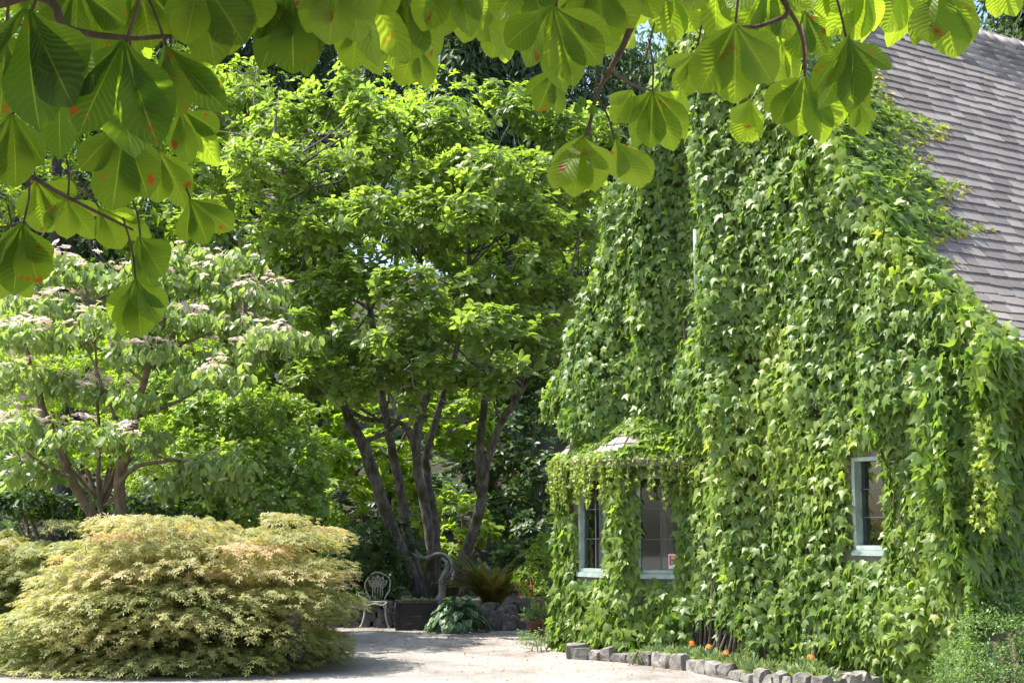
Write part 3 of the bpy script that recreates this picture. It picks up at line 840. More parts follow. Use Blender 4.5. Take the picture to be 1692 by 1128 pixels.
# bay: facets, sills and hood
for k, (p0, ax, no, L) in enumerate(fac):
    a0, a1 = ((.14, L - .14), (.34, L - .36), (.15, L - .08))[k]
    cnt = int(1050 * L)
    a = rng.uniform(-.1, L + .1, cnt); h = rng.uniform(.03, BH + .1, cnt)
    ok = ~((a > a0 - (-.02 if k == 2 else .03)) & (a < a1 + (-.12 if k == 2 else .03)) & (h > ZW0 - .09) & (h < ZW1 + .03))
    a, h = a[ok], h[ok]
    low = np.clip((ZW0 - h) / .8, 0, 1)
    o = .04 + .08 * rng.random(len(a)) + .14 * low * vnoise(np.stack([a * 2 + k * 9, h * 2, a * 0], -1), 61)
    nearw = (a > a0 - .12) & (a < a1 + .12) & (h > ZW0 - .15)
    o = np.where(nearw, np.minimum(o, .07), o)
    p = np.array(p0) + np.outer(a, np.array(ax)) + np.outer(o, np.array(no)) + np.outer(h, nZ)
    ivy_face(p, np.array(no), None, (.09, .16) if k < 2 else (.10, .17), .06)
cnt = 3000
f_ = rng.random(cnt); k = rng.integers(0, 3, cnt); g = rng.random(cnt)
E = np.array([H(*e, BH + .06) for e in eave]); TT = np.array([H(*e, 3.1) for e in top])
p = (E[k] * (1 - f_)[:, None] + TT[k] * f_[:, None]) * (1 - g)[:, None] + (E[k + 1] * (1 - f_)[:, None] + TT[k + 1] * f_[:, None]) * g[:, None]
bare = (k == 1) & (f_ < .5) & (f_ > .12) & (vnoise(np.stack([g * 3.2, f_ * 1.2, g * 0], -1), 71) > .5)
bare |= (k == 2) & (f_ < .45) & (f_ > .2) & (g < .2)
bare |= (k == 0) & (f_ < .5)
p = p[~bare]
ivy_face(p + nZ * .05 * rng.random((len(p), 1)), nrm(nNN * .6 + nZ * .6), None, (.08, .14), .12)
for q_ in range(60):                                                    # hanging runners of small pale leaves under the hood
    k = 1 if random.random() < .72 else 2; g_ = random.random()
    a_ = E[k] * (1 - g_) + E[k + 1] * g_
    Ln = random.uniform(.15, .6); m = int(Ln / .022)
    dr = np.cumsum(rng.normal(size=(m, 2)) * .006, 0)
    p = a_ + np.stack([dr[:, 0], dr[:, 1], -np.linspace(0, Ln, m)], -1) + nNN * .06 + rnd3(m, .012)
    ivy_add(p, nrm(rnd3(m, .6) + np.array([0, 0, -.5])), nrm(nNN + rnd3(m, .5)), rng.uniform(.035, .065, m), .35 + .3 * rng.random(m))
    tube('stem', [Vector(p[0]), Vector(p[m // 2]), Vector(p[-1])], .004, M_stem, ivy, 4, 1)
for q_ in range(10):                                                    # a pale runner trailing from the right-hand eave
    k0 = H(7.6 + random.uniform(-.1, .1), .35 + random.uniform(-.05, .1), 2.6)
    m = 45; p = np.array(k0) + np.stack([np.cumsum(rng.normal(size=m) * .01), np.cumsum(rng.normal(size=m) * .01), -np.linspace(0, 1.0, m)], -1) + rnd3(m, .03)
    ivy_add(p, nrm(rnd3(m, .6) + np.array([0, 0, -.5])), nrm(nNN + rnd3(m, .5)), rng.uniform(.04, .07, m), .35 + .3 * rng.random(m))
# woody stems at the foot and up the wall
for k in range(46):
    t0 = random.choice([random.uniform(3.1, 4.2), random.uniform(2.9, 7.1)]); t1 = t0 + random.uniform(-.9, .9); h1 = random.uniform(1.2, min(6.5, roofz(t1 - MID) - .3))
    if max(t0, t1) > 5.2: continue
    pts = [H(t0 + (t1 - t0) * f + random.uniform(-.08, .08), .05 + random.uniform(0, .06) + .12 * (f == 0), h1 * f) for f in (0, .2, .4, .6, .8, 1)]
    tube('stem', pts, [.025, .02, .017, .014, .01, .006], M_stem, ivy, 5, 2)
iv_p = np.concatenate(iv_p)
iv_R = basis(np.concatenate(iv_d), np.concatenate(iv_n))
foliage(ivy, IVY, iv_p, iv_R, np.concatenate(iv_s), np.concatenate(iv_t), L_ivy, 300)

# ================================================================== MAGNOLIA in the middle
def px_path(pts, D): return [P(u, v, D if not isinstance(D, (list, tuple)) else D[i]) for i, (u, v) in enumerate(pts)]
magnolia = thing('magnolia_tree', P(706, 990, 24.6), 'wide many-stemmed magnolia with fresh green leaves behind the white chair', 'tree')
STEMS = [
    ([(697, 992), (660, 905), (632, 830), (603, 745), (572, 680), (545, 610), (490, 540), (440, 480), (400, 400)], [.21, .17, .15, .145, .13, .11, .09, .06, .03], [24.4, 24.2, 24, 23.8, 23.6, 23.6, 23.7, 23.8, 24]),
    ([(700, 992), (676, 890), (661, 805), (646, 735), (634, 670), (620, 560), (596, 430), (585, 330), (560, 220)], [.15, .13, .12, .11, .1, .085, .07, .05, .02], [24.8, 24.7, 24.6, 24.5, 24.4, 24.3, 24.2, 24.2, 24.3]),
    ([(706, 992), (712, 905), (701, 830), (688, 760), (694, 690), (712, 620), (700, 500), (690, 380), (680, 250)], [.16, .125, .12, .115, .11, .1, .08, .05, .02], [24.2, 24, 23.9, 23.8, 23.7, 23.6, 23.5, 23.5, 23.6]),
    ([(716, 992), (722, 910), (716, 840), (704, 760), (722, 690), (735, 640), (770, 520), (775, 420), (760, 300), (740, 230)], [.13, .11, .105, .1, .09, .085, .07, .06, .04, .02], [25, 25, 25, 24.9, 24.8, 24.6, 24.3, 24, 23.8, 23.8]),
    ([(738, 992), (764, 925), (785, 865), (797, 805), (792, 745), (800, 670), (812, 600), (830, 500), (850, 380), (860, 260)], [.18, .145, .135, .13, .105, .09, .08, .06, .04, .02], [24.4, 24.2, 24, 23.8, 23.7, 23.5, 23.4, 23.3, 23.4, 23.6]),
    ([(797, 808), (808, 752), (828, 700), (850, 664), (885, 600), (930, 500), (960, 380)], [.12, .1, .09, .08, .06, .04, .02], [23.8, 23.6, 23.4, 23.2, 23, 23.3, 23.8]),
    ([(632, 832), (600, 740), (655, 700), (640, 640)], [.06, .07, .06, .04], [24, 23.8, 24, 24.2]),
    ([(690, 760), (665, 700), (600, 690), (520, 640)], [.08, .07, .06, .03], [23.8, 23.6, 23.4, 23.2]),
    ([(490, 540), (520, 430), (480, 330), (455, 230), (462, 150)], [.07, .055, .05, .04, .015], [23.7, 23.5, 23.3, 23.5, 24]),
]
nodes_m = []
for pts, rad, Ds in STEMS:
    pp = px_path(pts, Ds)
    tube('trunk' if rad[0] > .11 else 'branch', pp, [r * .68 for r in rad], M_bark, magnolia, 9, 5, .06, .18)
    nodes_m += smooth_path(pp, rad, 5)[0][8:-6]
MB = [(350, 190, 25, 60, 48), (395, 125, 26, 65, 48), (470, 205, 24, 72, 55), (555, 150, 25, 72, 50), (622, 175, 24, 60, 50), (690, 195, 24.5, 66, 52), (765, 205, 24, 60, 48),
      (850, 190, 24.5, 72, 48), (930, 205, 25, 60, 48), (985, 235, 25.5, 50, 55), (340, 262, 24, 62, 48), (430, 285, 23, 78, 52), (540, 275, 23.5, 72, 56), (622, 265, 23, 66, 56), (720, 285, 23.5, 72, 52),
      (812, 272, 23, 72, 56), (900, 285, 23.5, 66, 56), (975, 310, 24.5, 50, 55), (350, 352, 24, 58, 42), (440, 372, 23, 68, 50), (530, 382, 22.5, 72, 50), (622, 362, 22.5, 72, 54), (702, 372, 23, 70, 50),
      (790, 372, 22.5, 72, 50), (872, 372, 23, 62, 54), (940, 395, 24, 55, 54), (515, 480, 22.5, 72, 46), (602, 470, 22, 76, 50), (690, 472, 22, 76, 50), (780, 452, 22.3, 72, 46), (862, 462, 22.5, 66, 50),
      (928, 485, 23.5, 45, 50), (450, 450, 24, 52, 40), (560, 562, 22, 66, 44), (622, 590, 21.8, 72, 44), (702, 562, 22, 72, 44), (782, 555, 21.5, 72, 42), (852, 570, 21.8, 66, 44), (900, 540, 22.5, 48, 44),
      (585, 650, 22, 62, 34), (520, 632, 22.5, 60, 36), (830, 622, 21.5, 66, 30), (742, 612, 22.5, 60, 34), (668, 636, 22.5, 50, 30), (410, 200, 25, 50, 40), (300, 300, 25, 45, 40), (300, 220, 25.5, 50, 40), (310, 380, 24.5, 50, 40), (400, 440, 24.2, 55, 38), (480, 560, 22.8, 55, 40), (450, 520, 23.4, 50, 36)]
MB2 = []
for (u, v, D, ru, rv) in MB:                                        # looser clumps round each mass
    MB2.append((u + random.uniform(-22, 22), v + random.uniform(-22, 22), D + random.uniform(-.5, .5), ru * .8, rv * .9))
    for k in range(2): MB2.append((u + random.uniform(-60, 60), v + random.uniform(-48, 48), D + random.uniform(-1, 1.2), ru * random.uniform(.3, .55), rv * random.uniform(.35, .65)))
blobs = [blob_px(b_) for b_ in MB2]
p, o = shell(blobs, 20, .5)
hole = vnoise(p * 1.1, 77) > .2
p, o = p[hole], o[hole]
pos, R_, S_, T_ = rosettes(p, o, 8, .8, .55, (-12, 30), (.12, .2), .35)
foliage(magnolia, MAG, pos, R_, S_, np.clip(T_ * .75 + .35 * (vnoise(pos * .7, 19) - .2), 0, 1), L_mag, 300)
for c, r in blobs:
    a = random.choice(sorted(nodes_m, key=lambda q_: (q_ - Vector(c)).length + (3 if q_.z > c[2] - .1 else 0))[:8])
    limb(magnolia, a, Vector(c) + Vector((0, 0, r[2] * .2)), .022, .008, M_bark)
    for k in range(2):
        e = Vector(c) + Vector(nrm(rnd3(1))[0] * r * .85)
        limb(magnolia, Vector(c), e, .014, .005, M_bark, 'twig', .2, 4)
# grey lichen-hung dead twigs low in the crown
for k in range(14):
    a = P(random.uniform(640, 860), random.uniform(560, 660), random.uniform(21.4, 22.5))
    limb(magnolia, a, a + Vector((random.uniform(-.5, .5), random.uniform(-.3, .3), random.uniform(-.35, .2))), .01, .003, M_silver, 'twig', .35, 4)

# ================================================================== shrubs and trees as builders
def crown_tree(name, label, cat, blob_list, mat, temps, dens, K, size, stems=(), bark=M_bark2, group=None, n_ind=0, mode='rosette', elev=(0, 35), up=.7, spread=.08, base=None, inner=.65, twigs=True, droop=.2, thr=0.2, low=-1.0, sr=1.0):
    bl = [blob_px(b_) for b_ in blob_list]
    if base is None:
        c = sum((b_[0] for b_ in bl), np.zeros(3)) / len(bl); base = (c[0], c[1], max(0, hill_z(np.array([[c[0]]]), np.array([[c[1]]]))[0, 0]) if c[1] > 26.5 else 0.0)
    t = thing(name, base, label, cat, group)
    nodes = []
    for pts, rad in stems:
        tube('trunk', pts, rad, bark, t, 8, 4, .06, .15); nodes += [Vector(q_) for q_ in pts[1:]]
    if not stems:
        b0 = Vector(base)
        for k in range(4):
            c = Vector(bl[random.randrange(len(bl))][0]); tube('trunk', [b0 + Vector((random.uniform(-.15, .15), random.uniform(-.15, .15), 0)), b0.lerp(c, .5) + Vector((0, 0, .1)), c], [.05 * sr, .035 * sr, .015 * sr], bark, t, 6, 3, .05, .1); nodes.append(b0.lerp(c, .5))
    if twigs:
        for c, r in bl:
            a = min(nodes, key=lambda q_: (q_ - Vector(c)).length)
            limb(t, a, Vector(c), max(.012, min(.05, r[0] * .05)), .006, bark)
    p, o = shell(bl, dens, inner, low)
    keep = vnoise(p * 1.4 / max(.3, np.mean([b_[1][0] for b_ in bl])), 17) > thr
    p, o = p[keep], o[keep]
    if mode == 'rosette': pos, R_, S_, T_ = rosettes(p, o, K, up, .6, elev, size, .35)
    else: pos, R_, S_, T_ = scatter_leaves(p, o, K, spread, size, up, droop)
    foliage(t, temps, pos, R_, S_, T_, mat, n_ind)
    return t

# pale tree with flower clusters at the left
glory = thing('flowering_tree', Vector((-5.5, 19.6, 0)), 'small spreading tree with drooping leaves and pale pink flower clusters, left side', 'tree')
GST = [([(205, 940), (205, 870), (195, 800), (215, 740), (222, 690), (238, 630), (255, 590), (300, 540)], [.13, .11, .10, .085, .075, .06, .05, .02], 19.6),
       ([(175, 940), (165, 875), (140, 830), (118, 790), (100, 740), (75, 690), (58, 630), (40, 560)], [.12, .1, .09, .085, .08, .075, .06, .02], 19.8),
       ([(172, 870), (162, 800), (165, 740), (160, 650), (158, 580), (150, 500)], [.05, .035, .03, .025, .02, .01], 19.9),
       ([(196, 800), (230, 770), (300, 760), (360, 770)], [.05, .035, .025, .012], 19.3),
       ([(238, 630), (200, 600), (150, 570), (110, 560)], [.03, .025, .02, .01], 19.4),
       ([(222, 690), (300, 660), (360, 620), (440, 590)], [.035, .028, .02, .01], 19.7),
       ([(190, 690), (170, 640), (150, 590), (110, 520)], [.03, .025, .02, .01], 19.3),
       ([(255, 590), (320, 560), (400, 540), (470, 560)], [.035, .028, .02, .01], 19.8),
       ([(118, 790), (60, 760), (20, 720)], [.04, .03, .012], 19.3)]
gn = []
for pts, rad, D in GST:
    pp = px_path(pts, D); tube('trunk' if rad[0] > .06 else 'branch', pp, [r * .78 for r in rad], M_bark2, glory, 8, 4, .07, .25); gn += pp[2:]
GB = [(60, 505, 20, 60, 16), (135, 462, 20.3, 70, 18), (235, 470, 20, 70, 16), (330, 468, 20.6, 60, 16), (402, 492, 20.4, 55, 14), (440, 562, 20, 55, 14), (380, 590, 19.6, 60, 14), (300, 535, 19.6, 70, 16), (195, 530, 19.3, 70, 16),
      (100, 560, 19.4, 60, 14), (35, 620, 19.4, 50, 14), (160, 505, 20.6, 70, 16), (255, 588, 19.2, 60, 13), (345, 632, 19.2, 55, 13), (60, 560, 20.4, 50, 14), (30, 705, 18.9, 55, 14), (120, 640, 19.8, 45, 12), (130, 722, 18.8, 55, 13),
      (205, 728, 18.7, 45, 12), (360, 772, 19.2, 55, 14), (60, 790, 19.4, 45, 14), (478, 566, 20.2, 40, 12), (300, 430, 21, 50, 14), (220, 660, 19, 40, 10), (430, 530, 20.8, 55, 14), (310, 800, 19.4, 50, 14), (20, 560, 20, 45, 14)]
GB += [(u + random.uniform(-60, 60), v + random.uniform(-38, 38), D + random.uniform(-.3, .9), ru * .75, rv * .9) for (u, v, D, ru, rv) in GB[:22]]
bl = [blob_px((u, v, D, ru, rv * 1.35, .5)) for (u, v, D, ru, rv) in GB]
p, o = shell(bl, 30, .7, -.25)
n = len(p); K = 7
o2 = np.repeat(o, K, 0); pos = np.repeat(p, K, 0) + rnd3(n * K, .05)
hd = nrm(np.concatenate([rng.normal(size=(n * K, 2)), np.zeros((n * K, 1))], 1))
d = nrm(hd * .7 + np.array([0, 0, -.75]) + rnd3(n * K, .2)); nn = nrm(hd * .8 + np.array([0, 0, .75]) + rnd3(n * K, .2))
foliage(glory, OVAL, pos, basis(d, nn), rng.uniform(.11, .18, n * K), np.clip(rng.beta(2, 2, n * K), 0, 1), L_glory, 300)
for c, r in bl:
    a = min(gn, key=lambda q_: (q_ - Vector(c)).length); limb(glory, a, Vector(c), .018, .006, M_bark2)
# flower clusters: flat heads of small pale stars on the tops of the layers
def floret_cluster(seed):
    r = np.random.default_rng(seed); V, F = [], []
    for k in range(22):
        a = r.random() * 6.283; q = math.sqrt(r.random()) * .075; c = np.array([q * math.cos(a), q * math.sin(a), .03 - 3 * q * q + r.normal() * .006])
        rot = r.random() * 6.28; i = len(V); V.append(c)
        m = 5
        for j in range(m):
            an = rot + 6.283 * j / m
            for da, rr, zz in ((-.35, .013, .002), (0, .024, .004), (.35, .013, .002)): V.append(c + np.array([math.cos(an + da) * rr, math.sin(an + da) * rr, zz + r.normal() * .003]))
            F += [(i, i + 1 + 3 * j, i + 2 + 3 * j), (i, i + 2 + 3 * j, i + 3 + 3 * j)]
    return np.array(V), np.array(F)
FC = [floret_cluster(k) for k in range(3)]
ps = []
for i, (c, r) in enumerate(bl):
    m = int(9 + 14 * random.random()) if GB[i][1] < 660 or i in (15, 17, 18) else 3
    a = rng.random(m) * 6.283; q = np.sqrt(rng.random(m)) * .95
    ps.append(c + np.stack([np.cos(a) * q * r[0], np.sin(a) * q * r[1], r[2] * (1.1 - .9 * q * q) + .05 + rng.normal(size=m) * .045], -1))
ps = np.concatenate(ps); m = len(ps)
foliage(glory, FC, ps, basis(nrm(rnd3(m) * np.array([1, 1, .1])), np.array([0, 0, 1]) + rnd3(m, .38)), rng.uniform(.55, 1.2, m), rng.random(m), L_pink, 300, 'flower_cluster', 'flower_mass')

crown_tree('rhododendron_bush', 'dense rounded rhododendron bush behind the golden lace maple', 'bush',
    [(340, 690, 21.8, 60, 50), (425, 690, 21.5, 66, 50), (485, 765, 21, 58, 50), (405, 775, 20.9, 66, 52), (505, 825, 20.8, 44, 40), (440, 835, 20.5, 60, 44), (350, 830, 20.8, 55, 45), (300, 640, 22.5, 55, 45), (385, 630, 22.4, 55, 40), (470, 690, 22, 48, 40), (330, 760, 21.3, 55, 45)],
    L_rhodo, OVAL, 75, 8, (.07, .12), n_ind=0, elev=(5, 45), base=(-4.0, 21.6, .1), thr=.12)
crown_tree('leafy_bush', 'tall bright green bush behind the flowering tree', 'bush',
    [(40, 650, 23, 70, 60), (140, 630, 23.3, 75, 60), (240, 650, 23, 70, 60), (60, 730, 22.6, 70, 50), (170, 730, 22.6, 70, 50), (270, 730, 22.4, 60, 50), (90, 560, 24, 80, 60), (210, 560, 24, 80, 60), (310, 590, 24, 70, 60), (30, 560, 24, 60, 60), (250, 800, 22.2, 50, 40)],
    L_lime, DIA, 55, 8, (.06, .1), n_ind=0, base=(-7.2, 23, .1), thr=.2)
crown_tree('fern_leaf_shrub', 'low dark green shrub at the foot of the flowering tree', 'shrub',
    [(40, 830, 20.5, 60, 30), (120, 845, 20.8, 60, 28), (260, 840, 20.8, 70, 30), (10, 790, 21, 40, 40), (330, 870, 20.4, 60, 26)],
    L_dark, OVAL, 60, 7, (.07, .12), base=(-6.4, 20.7, .1))
crown_tree('young_maple', 'airy lime green maple sapling glowing behind the magnolia stems', 'tree',
    [(700, 690, 27, 60, 34), (760, 718, 27.4, 55, 36), (600, 770, 26.6, 62, 44), (560, 828, 26, 52, 40), (640, 730, 27, 50, 36), (540, 760, 26.4, 50, 40), (660, 790, 27, 46, 36), (590, 700, 27.4, 60, 40), (770, 670, 27.6, 50, 30), (520, 700, 27, 50, 40), (690, 640, 27.5, 60, 30)],
    L_lime, LOBED, 16, 6, (.12, .2), n_ind=120, elev=(-15, 15), base=(-2.6, 27, .3), thr=.3, bark=M_barkbg,
    stems=[([Vector((-2.6, 27, .2)), P(640, 850, 27), P(650, 760, 27), P(690, 680, 27)], [.06, .05, .035, .015]), ([Vector((-2.7, 27, .2)), P(600, 860, 26.8), P(590, 780, 26.6)], [.05, .035, .015])])
crown_tree('lime_shrub', 'light green shrub between the magnolia and the fern', 'shrub',
    [(765, 850, 26.4, 45, 34), (730, 828, 26.6, 34, 30), (800, 880, 26.2, 36, 30), (745, 895, 26, 36, 30), (690, 860, 26.8, 36, 34)],
    L_lime, LOBED, 14, 7, (.1, .16), elev=(-15, 20), base=(-1.0, 26.4, .3), thr=.2)
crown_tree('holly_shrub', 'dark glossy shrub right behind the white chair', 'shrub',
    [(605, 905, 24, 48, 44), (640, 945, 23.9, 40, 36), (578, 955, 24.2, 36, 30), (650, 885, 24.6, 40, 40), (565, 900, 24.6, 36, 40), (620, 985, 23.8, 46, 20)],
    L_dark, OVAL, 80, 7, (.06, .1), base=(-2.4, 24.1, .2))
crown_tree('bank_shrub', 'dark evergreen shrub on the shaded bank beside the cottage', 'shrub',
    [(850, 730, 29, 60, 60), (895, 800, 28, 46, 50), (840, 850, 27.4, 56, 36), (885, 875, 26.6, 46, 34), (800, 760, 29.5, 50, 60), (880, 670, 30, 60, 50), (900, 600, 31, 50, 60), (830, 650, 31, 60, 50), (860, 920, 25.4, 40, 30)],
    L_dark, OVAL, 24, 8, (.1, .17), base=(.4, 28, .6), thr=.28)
crown_tree('fuchsia_shrub', 'leafy shrub with small red flowers at the cottage corner', 'shrub',
    [(890, 935, 21.4, 26, 34), (872, 960, 21.2, 26, 24), (896, 985, 21, 22, 24), (905, 900, 21.8, 20, 30)],
    L_mid, DIA, 120, 5, (.05, .085), base=(.42, 21.2, 0), thr=.1, sr=.3)

# ================================================================== LACE-LEAF MAPLES at the left front
def lace_maple(name, label, c, rx, ry, hz, npads, nleaf, size, gap=None, dark=0.0, lean=None):
    t = thing(name, (c[0], c[1], 0), label, 'maple')
    P_, D_, N_, T_ = [], [], [], []
    pads = []; tries = 0
    while len(pads) < npads and tries < 9000:
        tries += 1
        d = nrm(rnd3(1))[0]; d[2] = abs(d[2])
        ex = 5.0 if d[0] > 0 else 2.6
        q = (abs(d[0]) ** ex + abs(d[1]) ** 3.0 + abs(d[2]) ** ex) ** (-1 / (ex * .6 + 1.2))
        q = min(q, 1 / max(abs(d[0]), abs(d[2]), 1e-3) * .99)
        w = d * q * (rng.uniform(.84, 1.0) if rng.random() < .55 else (rng.uniform(1.0, 1.09) if rng.random() < .5 else rng.uniform(.6, .8)))
        hz2 = hz * (.8 + .34 * vnoise(np.array([[w[0] * 1.9 + 3.3, w[1] * 1.4, 0]]), 81)[0])
        if lean is not None: hz2 *= np.interp(w[0], lean[0], lean[1])
        p = np.array([c[0] + w[0] * rx, c[1] + w[1] * ry, w[2] * hz2])
        if p[2] < .12: p[2] = rng.uniform(.1, .3)
        if gap is not None:
            u, v, _ = proj(p)
            if gap[0] < u < gap[1] and gap[2] < v < gap[3] and p[1] < c[1]: continue
        if pads:
            A = np.array([a_[0] for a_ in pads]) - p
            if ((A * np.array([1 / .38, 1 / .38, 1 / .24])) ** 2).sum(1).min() < 1: continue
        pads.append((p, nrm(np.array([d[0] / rx, d[1] / ry, d[2] * .4 / hz])[None])[0]))
    for p, o in pads:
        R0 = rng.uniform(.28, .5)
        m = int(nleaf * (R0 / .3) ** 2)
        a = rng.random(m) * 6.283; r = np.sqrt(rng.random(m)) * R0 * (.75 + .35 * vnoise(np.stack([np.cos(a) * 2 + p[0] * 5, np.sin(a) * 2 + p[2] * 5, a * 0], -1), 83))
        oh = nrm(np.array([[o[0], o[1], 0]]))[0]; side = np.array([-oh[1], oh[0], 0])
        lx = r * np.cos(a) * 1.3; ly = r * np.sin(a) * .9
        fing = .07 * np.sin(lx * 24 + p[0] * 40) * np.clip(r / R0, 0, 1)
        z = -.24 * r * r / R0 - .08 * ly + fing - .035 * rng.random(m) ** 2
        pos = p + np.outer(lx, side) + np.outer(ly, oh) + np.outer(z, nZ)
        pos[:, 2] = np.maximum(pos[:, 2], .03 + .05 * rng.random(m))
        rad = nrm(np.outer(np.cos(a), side) + np.outer(np.sin(a), oh))
        P_.append(pos); D_.append(nrm(rad * .7 + oh * .4 + np.array([0, 0, -.32]) + rnd3(m, .25))); N_.append(nrm(nZ * .85 + oh * .25 + rad * .25 + rnd3(m, .25)))
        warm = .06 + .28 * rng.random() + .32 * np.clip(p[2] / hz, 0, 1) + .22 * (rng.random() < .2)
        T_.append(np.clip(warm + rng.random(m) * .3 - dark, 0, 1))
    m = int(16000 * rx * ry / 2.3)                                       # shaded leaves deep inside
    d = nrm(rnd3(m)); d[:, 2] = np.abs(d[:, 2])
    q = (np.abs(d) ** 3.2).sum(1) ** (-1 / 3.2) * rng.uniform(.45, .8, m)
    lf_ = np.interp(d[:, 0] * q, lean[0], lean[1]) if lean is not None else 1.0
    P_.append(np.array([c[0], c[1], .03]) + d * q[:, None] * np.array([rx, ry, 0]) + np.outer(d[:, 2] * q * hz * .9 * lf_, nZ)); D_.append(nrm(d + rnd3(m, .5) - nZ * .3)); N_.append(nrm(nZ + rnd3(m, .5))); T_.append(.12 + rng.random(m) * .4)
    pos = np.concatenate(P_); n = len(pos)
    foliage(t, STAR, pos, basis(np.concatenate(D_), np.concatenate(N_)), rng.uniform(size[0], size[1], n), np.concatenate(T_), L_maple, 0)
    for k in range(16):
        p, o = pads[rng.integers(len(pads))]
        b0 = Vector((c[0] + random.uniform(-.25, .25), c[1] + random.uniform(-.2, .2), 0)); e = Vector(p) - Vector((0, 0, .06))
        tube('branch', [b0, b0.lerp(e, .35) + Vector((0, 0, .45 * hz * .4)), b0.lerp(e, .75) + Vector((0, 0, .12)), e], [.045, .035, .02, .008], M_bark2, t, 6, 3, .05, .2)
    return t
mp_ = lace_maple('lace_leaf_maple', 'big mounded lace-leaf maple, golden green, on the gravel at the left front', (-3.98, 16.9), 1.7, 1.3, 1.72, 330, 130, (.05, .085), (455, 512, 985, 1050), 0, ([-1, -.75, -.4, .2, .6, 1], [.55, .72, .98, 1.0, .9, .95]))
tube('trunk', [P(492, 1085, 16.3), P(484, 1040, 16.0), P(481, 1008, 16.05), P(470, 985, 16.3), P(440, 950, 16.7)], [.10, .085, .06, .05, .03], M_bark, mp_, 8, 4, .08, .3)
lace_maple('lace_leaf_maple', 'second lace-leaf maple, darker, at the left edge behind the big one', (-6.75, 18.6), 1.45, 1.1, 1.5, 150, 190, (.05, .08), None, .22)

# ================================================================== SEAT, TABLE, PLANTER, STONES under the magnolia
cb = G(621, 1036)
chair = thing('garden_chair', cb, 'white cast-iron garden chair with scalloped tulip back by the path', 'chair')
def CL(x, y, z): return cb + Vector((x, y, z))
def rod(name, pts, r, parent, n=7, sub=3): return tube(name, [CL(*q_) for q_ in pts], r, M_white, parent, n, sub)
pts = [(-.115, .2, .42), (-.13, .21, .47), (-.19, .24, .57)]
for k in range(21):
    th = math.radians(-118 + 236 * k / 20)
    r = .195 + .016 * abs(math.sin(2.5 * (th + math.radians(180)) * 1.0 + .6))
    pts.append((r * math.sin(th), .24 + .06 * (math.cos(th) * .5 + .5), .655 + r * math.cos(th)))
pts += [(.19, .24, .57), (.13, .21, .47), (.115, .2, .42)]
bk = rod('backrest', pts, .0125, chair, 7, 2)
for a_, L_ in ((-62, .15), (-30, .19), (0, .2), (30, .19), (62, .15)):
    th = math.radians(a_); dx, dz = math.sin(th), math.cos(th)
    x0 = .03 * a_ / 62
    rod('spoke', [(x0, .2, .43), (x0 + dx * .06, .22, .5), (dx * .09, .24, .655 - .05 + dz * .06), (dx * .175, .265, .655 + dz * .17)], .0085, bk, 6)
    for sg in (-1, 1):
        rod('tulip', [(dx * .06, .235, .61 + dz * .02), (dx * .09 + sg * dz * .035, .245, .625 + dz * .07 - sg * dx * .035), (dx * .14 + sg * dz * .03, .255, .65 + dz * .12 - sg * dx * .03), (dx * .165, .262, .655 + dz * .16)], .007, bk, 6)
# seat: slatted pan with a rim
V, F = [], []
n = 28
for z in (.425, .40):
    for k in range(n):
        an = 2 * math.pi * k / n; x = .2 * math.copysign(abs(math.cos(an)) ** .55, math.cos(an)); y = .19 * math.copysign(abs(math.sin(an)) ** .55, math.sin(an))
        V.append(CL(x * (1 - .12 * (y > 0) * y / .19), y, z - .01 * (1 - (x / .2) ** 2)))
F = [tuple(range(n))[::1], tuple(range(2 * n - 1, n - 1, -1))] + [(k, n + k, n + (k + 1) % n, (k + 1) % n) for k in range(n)]
st_ = mk('seat', V, F, M_white, chair)
rod('apron', [(-.19, -.185, .405), (-.12, -.2, .36), (0, -.205, .385), (.12, -.2, .36), (.19, -.185, .405)], .011, st_, 6)
for sx_, sy_ in ((-1, -1), (1, -1), (-1, 1), (1, 1)):
    rod('leg', [(sx_ * .175, sy_ * .16, .405), (sx_ * .165, sy_ * .165, .33), (sx_ * .17, sy_ * .18, .2), (sx_ * .205, sy_ * .2, .07), (sx_ * .235, sy_ * .215, .012)], [.021, .017, .014, .013, .018], chair, 7)
    rod('bracket', [(sx_ * .165, sy_ * .165, .30), (sx_ * .12, sy_ * .165, .355), (sx_ * .09, sy_ * .165, .40)], .008, chair, 6)

tb = G(556, 1030); tb = Vector((tb.x, 23.6, 0))
tab = thing('side_table', tb, 'small round white metal table mostly hidden behind the maple', 'table')
V, F = [], []
for k, (r, z) in enumerate(((.0, .62), (.27, .62), (.285, .61), (.285, .59), (.26, .588), (0, .588))):
    for j in range(24): V.append(tb + Vector((r * math.cos(j * math.pi / 12), r * math.sin(j * math.pi / 12), z)))
    if k: F += [((k - 1) * 24 + j, (k - 1) * 24 + (j + 1) % 24, k * 24 + (j + 1) % 24, k * 24 + j) for j in range(24)]
mk('table_top', V, F, M_white, tab, True)
for k in range(3):
    an = k * 2.094 + .4
    tube('leg', [tb + Vector((math.cos(an) * .1, math.sin(an) * .1, .588)), tb + Vector((math.cos(an) * .07, math.sin(an) * .07, .3)), tb + Vector((math.cos(an) * .22, math.sin(an) * .22, .012))], .012, M_white, tab, 6, 3)

